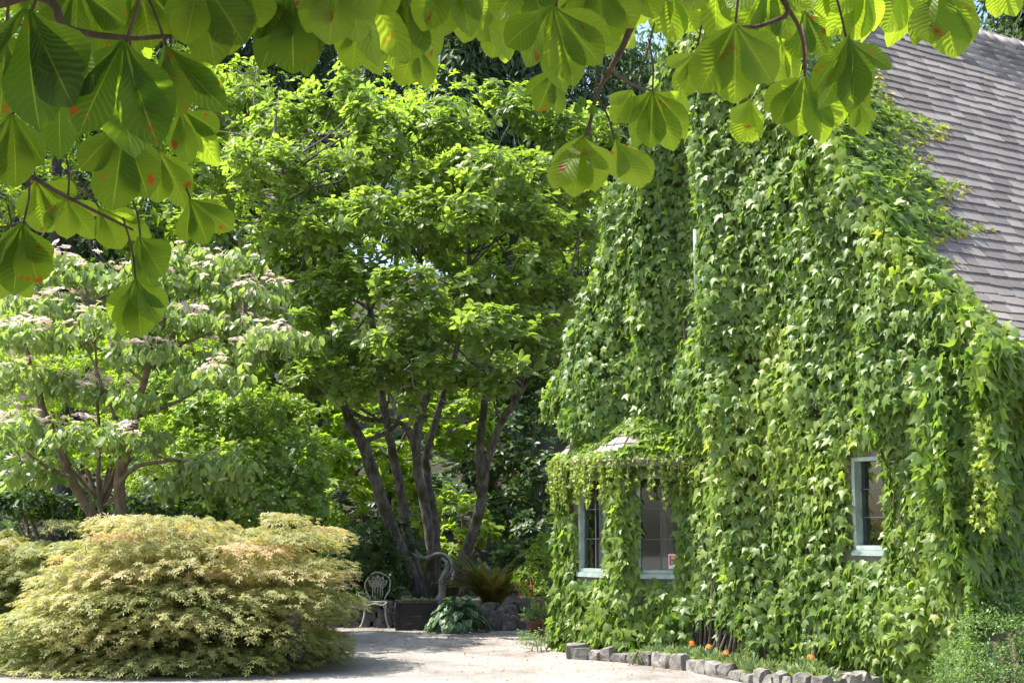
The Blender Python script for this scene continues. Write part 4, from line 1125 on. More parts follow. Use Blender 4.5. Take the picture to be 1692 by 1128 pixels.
def rock_vf(c, X, Y, Z, rough=.19, rnd=.76):
    c, X, Y, Z = Vector(c), Vector(X), Vector(Y), Vector(Z)
    V, idx, F = [], {}, []
    for i in range(3):
        for j in range(3):
            for k in range(3):
                if (i, j, k) == (1, 1, 1): continue
                a = Vector((i - 1, j - 1, k - 1)); m = abs(a.x) + abs(a.y) + abs(a.z)
                f = {1: 1.0, 2: (1 + rnd) / 2 + .04, 3: rnd + .06}[int(m)]
                a = a * f + Vector([random.uniform(-rough, rough) for _ in range(3)])
                idx[i, j, k] = len(V); V.append(c + X * a.x + Y * a.y + Z * a.z)
    for ax in range(3):
        for s_ in (0, 2):
            for i in range(2):
                for j in range(2):
                    def g(a, b):
                        q_ = [0, 0, 0]; q_[ax] = s_; q_[(ax + 1) % 3] = a; q_[(ax + 2) % 3] = b; return idx[tuple(q_)]
                    f = [g(i, j), g(i + 1, j), g(i + 1, j + 1), g(i, j + 1)]
                    F.append(tuple(f if s_ == 2 else f[::-1]))
    return V, F
def stone_row(parent, pts, w, h, dep, mat, z0=0.0, hv=.25):
    """stones laid end to end along a path"""
    pts = [Vector(p) for p in pts]
    seg = [(b_ - a_).length for a_, b_ in zip(pts, pts[1:])]; tot = sum(seg)
    s = 0
    while s < tot - w * .3:
        ww = w * random.uniform(.6, 1.6)
        m = min(s + ww / 2, tot - .01); k = 0; a = m
        while a > seg[k] and k < len(seg) - 1: a -= seg[k]; k += 1
        p = pts[k].lerp(pts[k + 1], min(a / seg[k], 1)); ax = (pts[k + 1] - pts[k]).normalized(); no = Vector((-ax.y, ax.x, 0))
        hh = h * random.uniform(1 - hv, 1 + hv)
        v, f = rock_vf(p + ZV * (z0 + hh / 2 - .02) + no * random.uniform(-.015, .015), ax * (ww / 2 - .006), no * dep / 2, ZV * (hh / 2 + .02))
        mk('stone', v, f, mat, parent)
        s += ww
wl = thing('dry_stone_wall', G(620, 1034), 'low dark dry-stone wall holding the magnolia bed behind the white chair', 'wall')
wp = [P(520, 1000, 23.5), P(590, 1000, 23.35), P(650, 1000, 23.3), P(720, 1000, 23.2), P(790, 1000, 23.1), P(830, 1000, 22.9), P(868, 1000, 23.4)]
wp = [Vector((p.x, p.y, 0)) for p in wp]
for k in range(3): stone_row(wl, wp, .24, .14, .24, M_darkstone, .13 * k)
sk_ = thing('rock_edging', G(835, 1030), 'weathered grey upright rocks edging the bed below the fern', 'rocks')
for k in range(8):
    u = 800 + k * 9.0; g = P(u, 1000, 22.5 + .05 * abs(k - 4) + random.uniform(-.08, .08)); h_ = random.uniform(.1, .21)
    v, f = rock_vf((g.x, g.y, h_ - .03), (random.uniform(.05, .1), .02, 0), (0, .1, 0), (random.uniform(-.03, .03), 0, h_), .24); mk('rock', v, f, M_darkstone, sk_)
pb = P(690, 1000, 22.75); pb = Vector((pb.x, pb.y, 0))
pl_ = thing('planter_box', pb, 'dark wooden planter box beside the hosta under the magnolia', 'planter')
for k in range(4):
    v, f = box_vf(pb + Vector((0, -.2, .055 + k * .105)), (.31, 0, 0), (0, .015, 0), (0, 0, .049)); mk('plank', v, f, M_plank, pl_)
    for sg in (-1, 1):
        v, f = box_vf(pb + Vector((sg * .297, 0, .055 + k * .105)), (.0125, 0, 0), (0, .183, 0), (0, 0, .049)); mk('plank', v, f, M_plank, pl_)
for sg in (-1, 1):
    v, f = box_vf(pb + Vector((sg * .3, -.225, .22)), (.028, 0, 0), (0, .009, 0), (0, 0, .22)); mk('post', v, f, M_plank, pl_)
v, f = box_vf(pb + Vector((0, -.2, .455)), (.34, 0, 0), (0, .035, 0), (0, 0, .012)); mk('rim', v, f, roughmat('red_brown_wood', (.06, .025, .02), (.12, .05, .04), 8, .7, .2), pl_)
v, f = box_vf(pb + Vector((0, 0, .4)), (.28, 0, 0), (0, .18, 0), (0, 0, .01)); mk('earth', v, f, M_soil, pl_)
pos = np.array(pb) + np.stack([rng.uniform(-.28, .28, 260), rng.uniform(-.18, .18, 260), .41 + rng.random(260) * .05], -1)
foliage(pl_, DIA, pos, basis(nrm(rnd3(260) + nZ * .5), nZ + rnd3(260, .5)), rng.uniform(.04, .08, 260), rng.random(260), L_herb, 0)

# hosta with cream-edged leaves, each leaf its own piece
hb = P(757, 1000, 22.15); hb = Vector((hb.x, hb.y, 0))
hosta = thing('hosta', hb, 'spreading hosta clump with white-edged leaves beside the path', 'plant')
L_hosta = leafmat('hosta_leaf', [(.05, .13, .04), (.07, .16, .05), (.6, .66, .42)], .28, (1.0, 1.1, .6), rough=.45)
def hosta_leaf():
    V, F, Tn = [], [], []
    rows = [(0, .02), (.15, .2), (.4, .33), (.65, .28), (.85, .14), (1, .01)]
    for y, w in rows:
        for x, tn in ((-1, 1), (-.8, .15), (0, .0), (.8, .15), (1, 1)):
            V.append((x * w, y, -.35 * y * y + .12 * abs(x) * w)); Tn.append(tn)
    for r in range(5):
        for c in range(4):
            a = r * 5 + c; F += [(a, a + 1, a + 6), (a, a + 6, a + 5)]
    me = mesh_np('hosta_leaf', np.array(V), np.array(F), np.array(Tn)); me.materials.append(L_hosta); return me
hm = hosta_leaf()
for k in range(190):
    q = math.sqrt(random.random()); an = random.random() * 6.283
    base = Vector((q * .42 * math.cos(an), q * .34 * math.sin(an), .40 * (1 - q * q) + .1 + random.uniform(-.03, .05)))
    an2 = an + random.uniform(-.5, .5); el = .35 - q * 1.0 + random.uniform(-.25, .2)
    d = np.array([[math.cos(an2) * math.cos(el), math.sin(an2) * math.cos(el), math.sin(el)]]); nn = np.array([[-math.cos(an2) * math.sin(el), -math.sin(an2) * math.sin(el), math.cos(el)]]) + rnd3(1, .2)
    M = np.eye(4); M[:3, :3] = basis(d, nn)[0] * random.uniform(.13, .2); M[:3, 3] = base
    o = bpy.data.objects.new('leaf', hm); col.objects.link(o); o.parent = hosta; o.matrix_basis = Matrix(M.tolist()); o.color = (random.uniform(0, .12), 0, 0, 1)
# bronze fern: arching fronds
fb = P(813, 1000, 23.3); fb = Vector((fb.x, fb.y, .25))
fern = thing('sword_fern', fb, 'tall bronze-green sword fern behind the grey rocks', 'fern')
def frond(bend):
    V, F = [], []
    n = 26
    for k in range(n):
        f = k / n; an = 1.45 - bend * f
        y = f * math.cos(an) * 1.0 + .15 * f * f; z = f * math.sin(min(an, 1.5)) - .25 * bend * f * f
        L = .11 * math.sin(math.pi * min(1, f * .9 + .12)) + .01
        V += [(0, y, z), (-L, y + .04, z - .02), (L, y + .04, z - .02)]
        if k: F += [(3 * k - 3, 3 * k - 1, 3 * k), (3 * k - 3, 3 * k, 3 * k - 2)]
    me = mesh_np('frond', np.array(V), np.array(F)); me.materials.append(L_fern); return me
frs = [frond(b_) for b_ in (.3, .5, .75)]
for k in range(85):
    o = bpy.data.objects.new('frond', random.choice(frs)); col.objects.link(o); o.parent = fern
    o.rotation_euler = (random.uniform(-.15, .2), 0, random.random() * 6.283); s_ = random.uniform(.75, 1.1); o.scale = (s_, s_, s_); o.location = (random.uniform(-.08, .08), random.uniform(-.08, .08), 0)
    o.color = (random.random(), 0, 0, 1)
# pale twisted driftwood at the foot of the magnolia
dw = thing('driftwood', P(732, 985, 23.5), 'pale twisted piece of driftwood against the magnolia stems', 'driftwood')
tube('trunk', [P(726, 1000, 23.5), P(730, 975, 23.5), P(731, 957, 23.5), P(738, 940, 23.45), P(737, 928, 23.4), P(730, 921, 23.4)], [.085, .06, .05, .04, .028, .015], M_silver, dw, 9, 5, .07, .2)
tube('branch', [P(733, 958, 23.6), P(745, 945, 23.6), P(746, 930, 23.6), P(736, 916, 23.65), P(722, 914, 23.8), P(704, 921, 23.7), P(694, 919, 23.5), P(687, 908, 23.4)], [.022, .026, .026, .024, .022, .03, .025, .008], M_silver, dw, 8, 5, .07, .15)
tube('branch', [P(694, 919, 23.5), P(686, 917, 23.45), P(681, 913, 23.4)], [.025, .018, .008], M_silver, dw, 6, 3, .05)

# fuchsia blooms, the pot by the path and its plants
fu = bpy.data.objects['fuchsia_shrub']
for k in range(11):
    c = P(random.uniform(848, 882), random.uniform(950, 980), 21.0)
    V, F = [], []
    for j in range(5):
        a0, a1 = j * 1.2566, (j + .8) * 1.2566
        i = len(V); V += [c + Vector((0, 0, .03)), c + Vector((math.cos(a0) * .022, math.sin(a0) * .022, -.015)), c + Vector((math.cos((a0 + a1) / 2) * .03, math.sin((a0 + a1) / 2) * .03, -.04)), c + Vector((math.cos(a1) * .022, math.sin(a1) * .022, -.015))]; F.append((i, i + 1, i + 2, i + 3))
    mk('flower', V, F, L_fuch, fu)
ptb = G(886, 1052)
pot = thing('flower_pot', ptb, 'old terracotta pot with a low trailing plant beside the path', 'pot')
V, F = [], []
for k, (r, z) in enumerate(((.1, 0), (.15, .2), (.165, .2), (.165, .25), (.145, .25), (.14, .2), (0, .2))):
    for j in range(20): V.append(ptb + Vector((r * math.cos(j * math.pi / 10), r * math.sin(j * math.pi / 10), z)))
    if k: F += [((k - 1) * 20 + j, (k - 1) * 20 + (j + 1) % 20, k * 20 + (j + 1) % 20, k * 20 + j) for j in range(20)]
mk('pot_body', V, F, M_terra, pot, True)
p = nrm(rnd3(420)); p[:, 2] = np.abs(p[:, 2]); pos = np.array(ptb) + np.array([0, 0, .24]) + p * np.array([.26, .24, .24]) * rng.uniform(.4, 1, (420, 1))
foliage(pot, DIA, pos, basis(nrm(p + rnd3(420, .4)), nrm(nZ + p * .4 + rnd3(420, .3))), rng.uniform(.035, .07, 420), rng.random(420), L_small, 0)
crown_tree('heather_plant', 'low wiry plant spreading at the foot of the terracotta pot', 'plant', [(880, 1058, 18.7, 24, 10), (900, 1050, 18.9, 18, 12), (868, 1048, 19.2, 14, 8)], L_small, DIA, 260, 5, (.02, .045), base=(G(886, 1066).x, 18.7, 0), twigs=False, sr=.15)

# ================================================================== STONE EDGING AND FLOWERS along the cottage
ed = thing('stone_edging', G(1150, 1110), 'row of rough grey edging stones along the cottage flower bed', 'edging')
ep = [G(940, 1087), G(985, 1089), G(1030, 1092), G(1070, 1097), G(1110, 1104), G(1150, 1109), G(1200, 1119), G(1250, 1129), G(1300, 1137), G(1362, 1144)]
stone_row(ed, ep[:3], .2, .13, .2, M_stone, 0, .3); stone_row(ed, ep[2:], .19, .14, .18, M_stone, 0, .3)
stone_row(ed, [ep[-1], ep[-1].lerp(H(6.0, .3, 0), .5), H(6.0, .3, 0)], .24, .13, .18, M_stone)
v, f = rock_vf(G(952, 1087) + ZV * .07, (.12, .02, 0), (0, .11, 0), (0, 0, .11)); mk('stone', v, f, M_stone, ed)
for u, v_, w_ in ((925, 1068, .1), (912, 1062, .08), (1012, 1072, .08)):
    v, f = rock_vf(G(u, v_) + ZV * .06, (w_, .02, 0), (0, w_, 0), (.02, 0, .11)); mk('stone', v, f, M_darkstone, ed)
bp_ = [e + Vector((-.02, .09, 0)) for e in ep] + [H(5.9, .06, 0), H(5.5, -.02, 0), H(3.0, -.02, 0), H(2.3, .5, 0), H(1.0, .5, 0)]
V = [Vector((p.x, p.y, .10)) for p in bp_] + [Vector((p.x, p.y, -.03)) for p in bp_]; n = len(bp_)
props(mk('bed_soil', V, [tuple(range(n))[::-1] if False else tuple(range(n))] + [(k, n + k, n + (k + 1) % n, (k + 1) % n) for k in range(n)], M_soil), kind='structure')

def grass_tuft(parent, c, n, h, spread, mat=L_herb):
    c = np.array(c)
    a = rng.random(n) * 6.283; q = np.sqrt(rng.random(n)) * spread
    pos = c + np.stack([q * np.cos(a), q * np.sin(a), 0 * a], -1)
    d = nrm(np.stack([np.cos(a) * .55, np.sin(a) * .55, .8 + 0 * a], -1) + rnd3(n, .3))
    return foliage(parent, STRIP, pos, basis(d, nrm(nZ * .3 + rnd3(n))), rng.uniform(.5, 1.1, n) * h, rng.random(n), mat, 0)
def daisy(parent, c, face, r, tint):
    V, F = [c + face * .012], []
    e1 = face.orthogonal().normalized(); e2 = face.cross(e1)
    for j in range(11):
        a = j * 2 * math.pi / 11
        i = len(V)
        for da, rr, l in ((-.2, .55, .008), (0, 1, .0), (.2, .55, .008)): V.append(c + (e1 * math.cos(a + da) + e2 * math.sin(a + da)) * r * rr + face * l)
        F += [(0, i, i + 1), (0, i + 1, i + 2)]
    o = mk('flower', V, F, L_petal, parent); o.color = (tint, 0, 0, 1); return o
FL = [(1108, 1057, .9, 'leftmost yellow-orange'), (1143, 1062, .05, 'small red-orange'), (1171, 1068, 1, 'yellow'), (1192, 1061, 0, 'bright orange, highest'), (1199, 1078, .0, 'coral orange, lowest'), (1242, 1070, .7, 'golden orange'), (1339, 1085, .5, 'golden, by the last gap in the ivy,'), (1357, 1079, .0, 'deep orange, rightmost')]
for u, v_, tn, ds in FL:
    g = G(u, v_ + 36); g.z = .1
    t = thing('marigold', g, ds + ' marigold in the bed behind the edging stones', 'flower', 'marigolds along the cottage bed')
    grass_tuft(t, g, 90, .15, .09)
    c = g + Vector((random.uniform(-.02, .02), -.03, .24)); q_ = P(u, v_, g.y - .03); c = Vector((q_.x, q_.y, max(q_.z, .2)))
    tube('stem', [g, g.lerp(c, .6) + Vector((.01, 0, .02)), c], .004, M_stem, t, 5, 2)
    daisy(t, c, (Vector((0, -.7, .6)) + Vector([random.uniform(-.3, .3) for _ in range(3)])).normalized(), .046, tn)
hbs = thing('bed_herbs', G(1200, 1110) + ZV * .1, 'low silvery green bedding foliage behind the stone edging', 'plants')
pos = []
for k in range(100):
    i = rng.integers(3, 9); f_ = rng.random(); e = np.array(ep[i]) * (1 - f_) + np.array(ep[min(i + 1, 9)]) * f_
    pos.append(e + np.array([rng.uniform(0, .12), rng.uniform(.1, .42), .1]))
pos = np.array(pos); m = 45; n = len(pos) * m
a = rng.random(n) * 6.283; q = np.sqrt(rng.random(n)) * .08
pp = np.repeat(pos, m, 0) + np.stack([q * np.cos(a), q * np.sin(a), 0 * a], -1)
o = foliage(hbs, STRIP, pp, basis(nrm(np.stack([np.cos(a) * .6, np.sin(a) * .6, .75 + 0 * a], -1) + rnd3(n, .3)), nrm(nZ * .4 + rnd3(n))), rng.uniform(.04, .15, n) * np.repeat(rng.uniform(.6, 1.3, len(pos)), m), rng.random(n), L_herb, 0)
o = None
ms_ = crown_tree('moss_cushion', 'rounded moss-green cushion plant on the edging stones', 'plant', [(1052, 1082, 17.0, 17, 9)], L_herb, DIA, 900, 4, (.015, .03), base=(G(1052, 1092).x, 17.0, 0), twigs=False, sr=.15)
crown_tree('cotoneaster_bush', 'small-leaved grey-green bush at the bottom right corner', 'bush',
    [(1640, 1060, 13.4, 62, 50), (1600, 1105, 13.2, 56, 36), (1685, 1100, 13.2, 56, 44), (1668, 1000, 13.7, 40, 36), (1622, 1025, 13.7, 34, 26), (1720, 1040, 13.5, 50, 50), (1640, 1135, 13, 70, 36), (1580, 1120, 13.4, 34, 26), (1730, 1120, 13.2, 60, 50)],
    L_small, DIA, 330, 5, (.025, .045), base=(4.6, 13.3, 0), thr=.1, mode='scatter', spread=.035)

# fallen leaves and twigs on the gravel
n = 4200
u = rng.uniform(560, 1480, n); v = np.where(rng.random(n) < .6, 1062 + (u - 860) * .11 + rng.normal(size=n) * 12, rng.uniform(1034, 1127, n))
ok = (v > 1034) & (v < 1127); u, v = u[ok], v[ok]
pos = np.array([np.array(G(a_, b_)) for a_, b_ in zip(u, v)]); pos[:, 2] = .022; n = len(pos)
lt = foliage(None, DIA + STRIP, pos, basis(nrm(rnd3(n) * np.array([1, 1, .15])), nZ + rnd3(n, .3)), rng.uniform(.012, .06, n), rng.random(n), L_litter, 0, mass='leaf_litter')
props(lt, 'dry brown leaf litter scattered on the pale gravel', 'leaf litter')

# ================================================================== TREES BEHIND
def big_tree(label, u0, u1, v0, v1, D, nb, rad, mat, trunk_u, dens=7, K=7, size=(.12, .2), temps=DIA, seed=0, group='leafy trees behind the garden', name='broadleaf_tree', thr=.28, mode='rosette', bark=M_barkbg, tr=.2):
    r = np.random.default_rng(seed)
    bl = []
    for k in range(nb):
        bl.append((r.uniform(u0, u1), r.uniform(v0, v1), D + r.uniform(-1.8, 1.8), rad * r.uniform(.7, 1.25), rad * r.uniform(.55, .95)))
    g = P(trunk_u, 800, D); z0 = float(hill_z(np.array([[g.x]]), np.array([[D]]))[0, 0]) if D > 26.5 else 0
    b0 = Vector((g.x, D, z0 - .2)); tp = P(trunk_u + r.uniform(-20, 20), v0 + (v1 - v0) * .15, D)
    stems = [([b0, b0.lerp(tp, .3) + Vector((r.uniform(-.2, .2), 0, 0)), b0.lerp(tp, .65) + Vector((r.uniform(-.2, .2), 0, 0)), tp], [tr * 1.2, tr, tr * .7, tr * .2])]
    return crown_tree(name, label, 'tree', bl, mat, temps, dens, K, size, stems, bark, group, 0, mode, (-10, 30), base=tuple(b0), thr=thr, inner=.5, spread=.25, droop=1.2)
big_tree('bright leafy tree filling the background behind the flowering tree', -120, 380, -20, 600, 31, 52, 84, L_mid, 100, seed=1)
big_tree('bright leafy tree directly behind the magnolia crown', 320, 760, 150, 640, 31.5, 44, 84, L_lime, 520, seed=2, thr=.26)
big_tree('rounded green tree filling the gap between the flowering tree and magnolia', 230, 560, 330, 700, 29.5, 40, 70, L_mid, 380, dens=9, seed=12, thr=.15)
big_tree('deep green leafy tree between the magnolia and the cottage gable', 720, 1010, 260, 640, 32, 30, 78, L_mid, 880, seed=3)
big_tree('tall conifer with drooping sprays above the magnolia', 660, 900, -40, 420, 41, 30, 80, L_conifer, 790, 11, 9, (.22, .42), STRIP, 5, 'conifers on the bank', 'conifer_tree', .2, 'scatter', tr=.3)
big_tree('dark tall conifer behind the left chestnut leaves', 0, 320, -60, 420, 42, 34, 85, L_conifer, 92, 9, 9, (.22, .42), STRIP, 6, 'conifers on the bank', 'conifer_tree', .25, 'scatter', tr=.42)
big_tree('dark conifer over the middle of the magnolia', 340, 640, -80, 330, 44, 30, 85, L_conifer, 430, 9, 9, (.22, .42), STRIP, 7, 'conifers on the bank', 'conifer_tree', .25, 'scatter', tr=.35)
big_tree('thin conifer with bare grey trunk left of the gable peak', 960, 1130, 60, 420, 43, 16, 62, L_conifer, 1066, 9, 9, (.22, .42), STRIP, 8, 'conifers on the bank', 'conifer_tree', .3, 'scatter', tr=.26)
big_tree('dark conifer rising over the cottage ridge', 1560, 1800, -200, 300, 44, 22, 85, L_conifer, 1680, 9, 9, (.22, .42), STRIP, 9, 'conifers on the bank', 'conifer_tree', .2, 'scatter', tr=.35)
# undergrowth over the shaded bank
n = 3200
x = rng.uniform(-16, 8, n); y = rng.uniform(26.6, 40, n)
p = np.stack([x, y, hill_z(x[None], y[None])[0] + rng.random(n) * .5], -1)
pos, R_, S_, T_ = rosettes(p, np.tile([0, -.5, .8], (n, 1)), 6, .7, .5, (-10, 40), (.14, .28), .4)
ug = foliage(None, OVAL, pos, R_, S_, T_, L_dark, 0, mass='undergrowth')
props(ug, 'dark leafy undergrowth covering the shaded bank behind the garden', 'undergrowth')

# ================================================================== CHESTNUT LEAVES hanging over the view
M_ches, nt, b, out = newmat('chestnut_leaflet')
uv = N(nt, 'ShaderNodeUVMap'); sep = N(nt, 'ShaderNodeSeparateXYZ'); nt.links.new(uv.outputs[0], sep.inputs[0])
def MT(op, a, b_=None, c_=None, clamp=False):
    m_ = N(nt, 'ShaderNodeMath', operation=op, use_clamp=clamp)
    for i, x in enumerate((a, b_, c_)):
        if x is None: continue
        if isinstance(x, (int, float)): m_.inputs[i].default_value = x
        else: nt.links.new(x, m_.inputs[i])
    return m_.outputs[0]
au = MT('ABSOLUTE', MT('MULTIPLY_ADD', sep.outputs[0], 2.0, -1.0))
ch = MT('MULTIPLY', MT('SUBTRACT', sep.outputs[1], MT('MULTIPLY', MT('POWER', au, .8), .2)), 13.0)
nzv = N(nt, 'ShaderNodeTexNoise', Scale=5.0, Detail=3.0); nt.links.new(uv.outputs[0], nzv.inputs['Vector'])
ch = MT('ADD', ch, MT('MULTIPLY', nzv.outputs['Fac'], .9))
fr = MT('FRACT', ch)
vein = MT('SUBTRACT', 1.0, MT('MULTIPLY', MT('ABSOLUTE', MT('SUBTRACT', fr, .5)), 9.0), clamp=True)
midr = MT('SUBTRACT', 1.0, MT('MULTIPLY', au, 22.0), clamp=True)
vn = MT('MAXIMUM', MT('MULTIPLY', vein, .22), midr)
oi = N(nt, 'ShaderNodeObjectInfo'); sx = N(nt, 'ShaderNodeSeparateColor'); nt.links.new(oi.outputs['Color'], sx.inputs[0])
at = N(nt, 'ShaderNodeAttribute', attribute_name='tint')
tn = MT('ADD', sx.outputs[0], at.outputs['Fac'], clamp=True)
base = ramp(nt, tn, [(0, (.06, .115, .016)), (.5, (.115, .175, .02)), (1, (.17, .235, .035))])
vcol = N(nt, 'ShaderNodeMix', data_type='RGBA'); nt.links.new(vn, vcol.inputs['Factor']); nt.links.new(base.outputs[0], vcol.inputs[6]); vcol.inputs[7].default_value = (.22, .28, .06, 1)
# rusty blotches
tco = N(nt, 'ShaderNodeTexCoord'); vadd = N(nt, 'ShaderNodeVectorMath', operation='ADD'); nt.links.new(tco.outputs['Object'], vadd.inputs[0])
cmb = N(nt, 'ShaderNodeCombineXYZ'); rr = MT('MULTIPLY', oi.outputs['Random'], 37.0)
for k in range(3): nt.links.new(rr, cmb.inputs[k])
nt.links.new(cmb.outputs[0], vadd.inputs[1])
nz = N(nt, 'ShaderNodeTexNoise', Scale=2.6, Detail=6.0, Roughness=.55); nt.links.new(vadd.outputs[0], nz.inputs['Vector'])
sp = ramp(nt, nz.outputs['Fac'], [(.645, (0, 0, 0)), (.71, (1, 1, 1))])
bc = N(nt, 'ShaderNodeMix', data_type='RGBA'); nt.links.new(sp.outputs[0], bc.inputs['Factor']); nt.links.new(vcol.outputs[2], bc.inputs[6]); bc.inputs[7].default_value = (.24, .06, .012, 1)
nt.links.new(bc.outputs[2], b.inputs['Base Color']); b.inputs['Roughness'].default_value = .45; b.inputs['Specular IOR Level'].default_value = .35
hgt = MT('SINE', MT('MULTIPLY', ch, 6.2832))
bmp = N(nt, 'ShaderNodeBump', Strength=.22, Distance=.006); nt.links.new(hgt, bmp.inputs['Height']); nt.links.new(bmp.outputs[0], b.inputs['Normal'])
tl = N(nt, 'ShaderNodeBsdfTranslucent'); tm = N(nt, 'ShaderNodeMix', data_type='RGBA', blend_type='MULTIPLY'); tm.inputs['Factor'].default_value = 1
nt.links.new(bc.outputs[2], tm.inputs[6]); tm.inputs[7].default_value = (2.75, 2.7, .85, 1); nt.links.new(tm.outputs[2], tl.inputs['Color']); nt.links.new(bmp.outputs[0], tl.inputs['Normal'])
ms = N(nt, 'ShaderNodeMixShader'); ms.inputs[0].default_value = .56; nt.links.new(b.outputs[0], ms.inputs[1]); nt.links.new(tl.outputs[0], ms.inputs[2]); nt.links.new(ms.outputs[0], out.inputs['Surface'])

def leaflet_mesh(droop, fold, twist, wid):
    V, F, UV = [], [], []
    ny, nx = 12, 6
    for j in range(ny + 1):
        y = j / ny
        w = wid * (math.sin(math.pi * min(1, y ** 1.9 * .975 + .012)) ** .78) * (1 - .25 * max(0, (y - .9) / .1)) + .004
        for i in range(nx + 1):
            x = i / nx * 2 - 1
            edge = 1 + (.015 * (1 if j % 2 else -1) if abs(x) == 1 and 0 < j < ny else 0)
            z = -droop * y * y + fold * abs(x) * w * 2 + twist * x * y * w - .05 * (x * x) * w * 3 * y + .022 * abs(x) ** 1.5 * math.sin(y * 11 + twist * 40 + (2 if x > 0 else 0)) * math.sin(math.pi * y)
            V.append((x * w * edge, y, z)); UV.append((i / nx, y))
    for j in range(ny):
        for i in range(nx):
            a = j * (nx + 1) + i; F.append((a, a + 1, a + nx + 2, a + nx + 1))
    me = bpy.data.meshes.new('leaflet'); me.from_pydata(V, [], F); me.update()
    ul = me.uv_layers.new(name='UVMap')
    for l in me.loops: ul.data[l.index].uv = UV[l.vertex_index]
    me.polygons.foreach_set('use_smooth', [True] * len(F)); me.materials.append(M_ches)
    return me
LM = [leaflet_mesh(.22, .10, .0, .27), leaflet_mesh(.4, .16, .3, .25), leaflet_mesh(.08, .05, -.25, .3), leaflet_mesh(.6, .22, -.4, .24), leaflet_mesh(-.1, .12, .2, .28)]
chest = thing('chestnut_tree', (-4.6, 3.4, 0), 'horse chestnut with large drooping veined leaves hanging across the top of the view', 'tree')
cl = wloc(chest)
tube('trunk', [(-4.6, 3.4, -.1), (-4.55, 3.4, 1.2), (-4.5, 3.45, 2.6), (-4.3, 3.5, 4.2), (-4.2, 3.4, 6.0)], [.36, .29, .26, .22, .12], M_bark2, chest, 12, 4, .05, .06)
# hub u, v, leaflet length in pixels, hang angle (+ = to the right), number of leaflets, fan half-angle, tint (shade painted in: low on shaded leaves, high on sunlit)
CH = [(52, 18, 205, -4, 5, 52, .1), (208, 72, 200, -6, 5, 50, .1), (98, 128, 130, 6, 3, 40, .1), (205, 208, 150, -4, 5, 46, .3), (275, 78, 150, 28, 4, 34, .4), (22, 190, 150, -8, 4, 45, .4), (38, 372, 128, -4, 5, 46, .4),
      (232, 392, 95, 22, 4, 44, .3), (224, 462, 105, 8, 5, 46, .4), (315, 330, 105, 40, 4, 40, .6), (112, 330, 85, 20, 4, 55, .8), (165, 345, 95, 48, 4, 40, .7), (262, 250, 110, 20, 4, 45, .5), (60, 300, 100, 30, 4, 50, .6), (300, 180, 110, 25, 4, 40, .5),
      (10, 60, 170, 10, 4, 50, .3), (130, -20, 150, 0, 5, 60, .4), (235, -30, 140, 10, 5, 55, .6), (330, -40, 165, 12, 5, 48, .5), (405, -40, 160, -4, 5, 48, .9), (480, -12, 158, 4, 5, 44, .3), (452, -60, 130, -10, 5, 50, .6), (560, -60, 165, -4, 5, 46, .8), (610, -30, 150, 6, 4, 40, .8),
      (672, -18, 140, 6, 5, 46, .7), (655, -70, 140, 0, 5, 50, .6), (742, -60, 150, -2, 5, 48, .7), (770, -20, 120, -4, 3, 40, .8), (828, -18, 118, 4, 4, 44, .8), (870, -50, 130, 0, 5, 50, .5), (918, 14, 150, 2, 6, 66, .6), (985, -40, 135, 10, 5, 50, .6), (1045, -60, 130, 0, 5, 50, .5),
      (966, 228, 118, -14, 5, 46, 1), (1016, 234, 112, 32, 4, 36, 1), (1078, 152, 108, 8, 6, 66, .7), (1045, 150, 70, -30, 3, 40, 1), (1148, 92, 78, -20, 5, 56, 1), (1110, -30, 110, 0, 5, 55, .8), (1215, 42, 150, 2, 5, 58, .6), (1180, -50, 120, 0, 5, 50, .6), (1270, -40, 130, 0, 5, 55, .5),
      (1330, 128, 120, 2, 6, 62, .6), (1398, 62, 140, 18, 5, 50, .4), (1372, 110, 110, 26, 4, 44, .5), (1330, 20, 100, -10, 5, 60, .6), (1290, 70, 80, 20, 4, 60, .8), (1238, 165, 85, -4, 4, 34, 1), (1420, 170, 60, 8, 3, 30, 1), (1430, -30, 120, -8, 5, 50, .7), (1492, -30, 115, -12, 4, 44, .8), (1548, -22, 135, 12, 5, 46, .8), (1650, -45, 90, 6, 4, 44, .9), (1600, -60, 90, -20, 4, 40, .8), (20, 430, 80, 5, 4, 45, .9), (340, -60, 130, -20, 5, 50, .6), (700, 0, 90, 20, 4, 50, .8), (1000, 20, 90, 24, 4, 44, .7)]
for k in range(22): CH.append((random.uniform(0, 1560), random.uniform(-60, 35) + (90 if random.random() < .3 else 0) * (1 if True else 0), random.uniform(70, 105), random.uniform(-25, 25), 4, 46, random.uniform(.4, 1)))
hubs = []
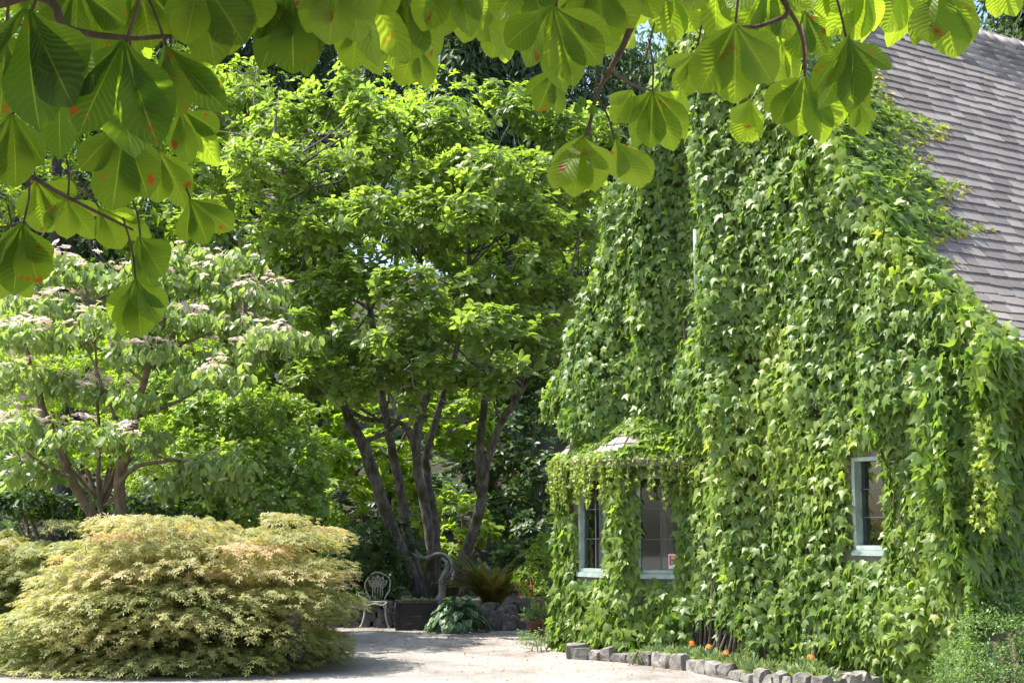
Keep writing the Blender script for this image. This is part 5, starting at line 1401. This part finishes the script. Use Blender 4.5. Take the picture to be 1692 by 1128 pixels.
for (u, v, L, ang, nl, fan, tn_) in CH:
    D = min(max(FPX * .2 / L, 2.35), 4.3)
    if D > 4.2: D = 4.2
    ln = L * D / FPX * .93
    hub = P(u, v, D); hubs.append(hub)
    an = math.radians(ang)
    cen = Vector((math.sin(an), random.uniform(-.25, .12), -math.cos(an))).normalized()
    nrm_ = Vector((random.uniform(-.45, .45), -1, random.uniform(-.3, .25))); nrm_ = (nrm_ - cen * nrm_.dot(cen)).normalized()
    side = cen.cross(nrm_)
    # petiole rises to its twig
    top = hub - cen * random.uniform(.10, .18) + Vector((random.uniform(-.03, .03), random.uniform(-.05, .08), .05))
    pv, pf = tube_vf(smooth_path([hub, hub.lerp(top, .5) + Vector((.008, 0, 0)), top], [.0035, .003, .004], 3)[0], .0032, 5)
    lf = mk('leaf', pv, pf, M_twig, chest, True)
    for k in range(nl):
        f_ = (k / (nl - 1) - .5) * 2
        a_ = math.radians(fan) * f_ + random.uniform(-.08, .08)
        d = cen * math.cos(a_) + side * math.sin(a_) + nrm_ * random.uniform(-.22, .1) - ZV * .12 * abs(f_)
        d.normalize()
        nn = nrm_ * 1.0 + side * math.sin(a_) * .35 + Vector([random.uniform(-.25, .25) for _ in range(3)])
        sc = ln * (1 - .26 * abs(f_) ** 1.5) * random.uniform(.92, 1.06)
        B = basis(np.array([d]), np.array([nn]))[0] * sc
        if random.random() < .3: B[:, 0] *= -1; B[:, 2] *= 1
        M = np.eye(4); M[:3, :3] = B; M[:3, 3] = np.array(hub - cl + nrm_ * .004 * k)
        o = bpy.data.objects.new('leaflet', random.choice(LM)); col.objects.link(o); o.parent = lf; o.matrix_basis = Matrix(M.tolist())
        o.color = (min(1, max(0, tn_ + random.uniform(-.2, .2))), 0, 0, 1)
# boughs and twigs carrying them
BG = [([(-4.4, 3.45, 3.4), (-3.0, 3.3, 3.6), P(-200, -40, 3.1), P(60, -8, 3.0), P(108, 45, 3.0), P(200, 62, 3.0), P(285, 60, 3.0)], [.09, .06, .03, .011, .009, .007, .004]),
      ([P(-200, -40, 3.1), P(-20, 240, 3.4), P(60, 296, 3.4), P(112, 326, 3.5), P(220, 380, 3.6)], [.02, .008, .006, .005, .003]),
      ([(-4.3, 3.5, 4.2), (-2.5, 3.4, 4.2), P(300, -220, 3.3), P(620, -110, 3.3), P(900, -70, 3.3), P(1050, -20, 3.5), P(1035, 62, 3.6), P(1008, 115, 3.7), P(985, 160, 3.8), P(972, 222, 3.9)], [.1, .06, .035, .025, .018, .012, .009, .0075, .0065, .004]),
      ([P(900, -70, 3.3), P(1180, -90, 3.4), P(1300, 8, 3.5), P(1265, 40, 3.5), P(1225, 45, 3.5)], [.02, .015, .008, .006, .004]),
      ([P(1300, 8, 3.5), P(1325, 60, 3.6), P(1330, 126, 3.7)], [.006, .005, .004]), ([P(1180, -90, 3.4), P(1400, -80, 3.4), P(1560, -60, 3.4), P(1700, -70, 3.5)], [.015, .012, .008, .004]),
      ([P(620, -110, 3.3), P(560, -60, 3.2), P(470, -20, 3.1)], [.01, .007, .004]), ([P(1008, 115, 3.7), P(1045, 140, 3.9), P(1078, 150, 4.1)], [.005, .004, .003])]
for pts, rad in BG: tube('branch', pts, rad, M_twig, chest, 7, 5, .05, .1)
# young spiny fruits
for u, v in ((962, 168), (980, 182), (955, 180)):
    c = P(u, v, 3.75); V, F = [], []
    bm = bmesh.new(); bmesh.ops.create_icosphere(bm, subdivisions=2, radius=.013)
    for i, q_ in enumerate(bm.verts): q_.co = c + q_.co * (1.28 if i % 3 == 0 else .95) - cl
    me = bpy.data.meshes.new('fruit'); bm.to_mesh(me); bm.free(); link('fruit', me, chest, L_lime, True)
# unseen crown leaves above the view, added to shade the hanging leaves
n = 5200
q = np.stack([rng.uniform(-5.5, -.55, n), rng.uniform(-3.5, 5.2, n), rng.uniform(2.7, 5.6, n)], -1)
q = q[(q[:, 2] > EYE + np.maximum(q[:, 1], 1.2) * .46 + .1) & (vnoise(q * .8, 91) > .28)]
q2 = np.stack([rng.uniform(-.6, 4.5, 900), rng.uniform(-3.5, 5.0, 900), rng.uniform(3.2, 5.4, 900)], -1); q2 = q2[(q2[:, 2] > EYE + np.maximum(q2[:, 1], 1.2) * .5 + .1) & (vnoise(q2 * .9, 92) > .5)]
q = np.concatenate([q, q2])
pos, R_, S_, T_ = rosettes(q, np.tile([0, 0, 1.0], (len(q), 1)), 6, .8, .3, (-45, -10), (.15, .22), .3)
foliage(chest, MAG, pos, R_, S_, T_, L_mag, 0, mass='shading_crown')
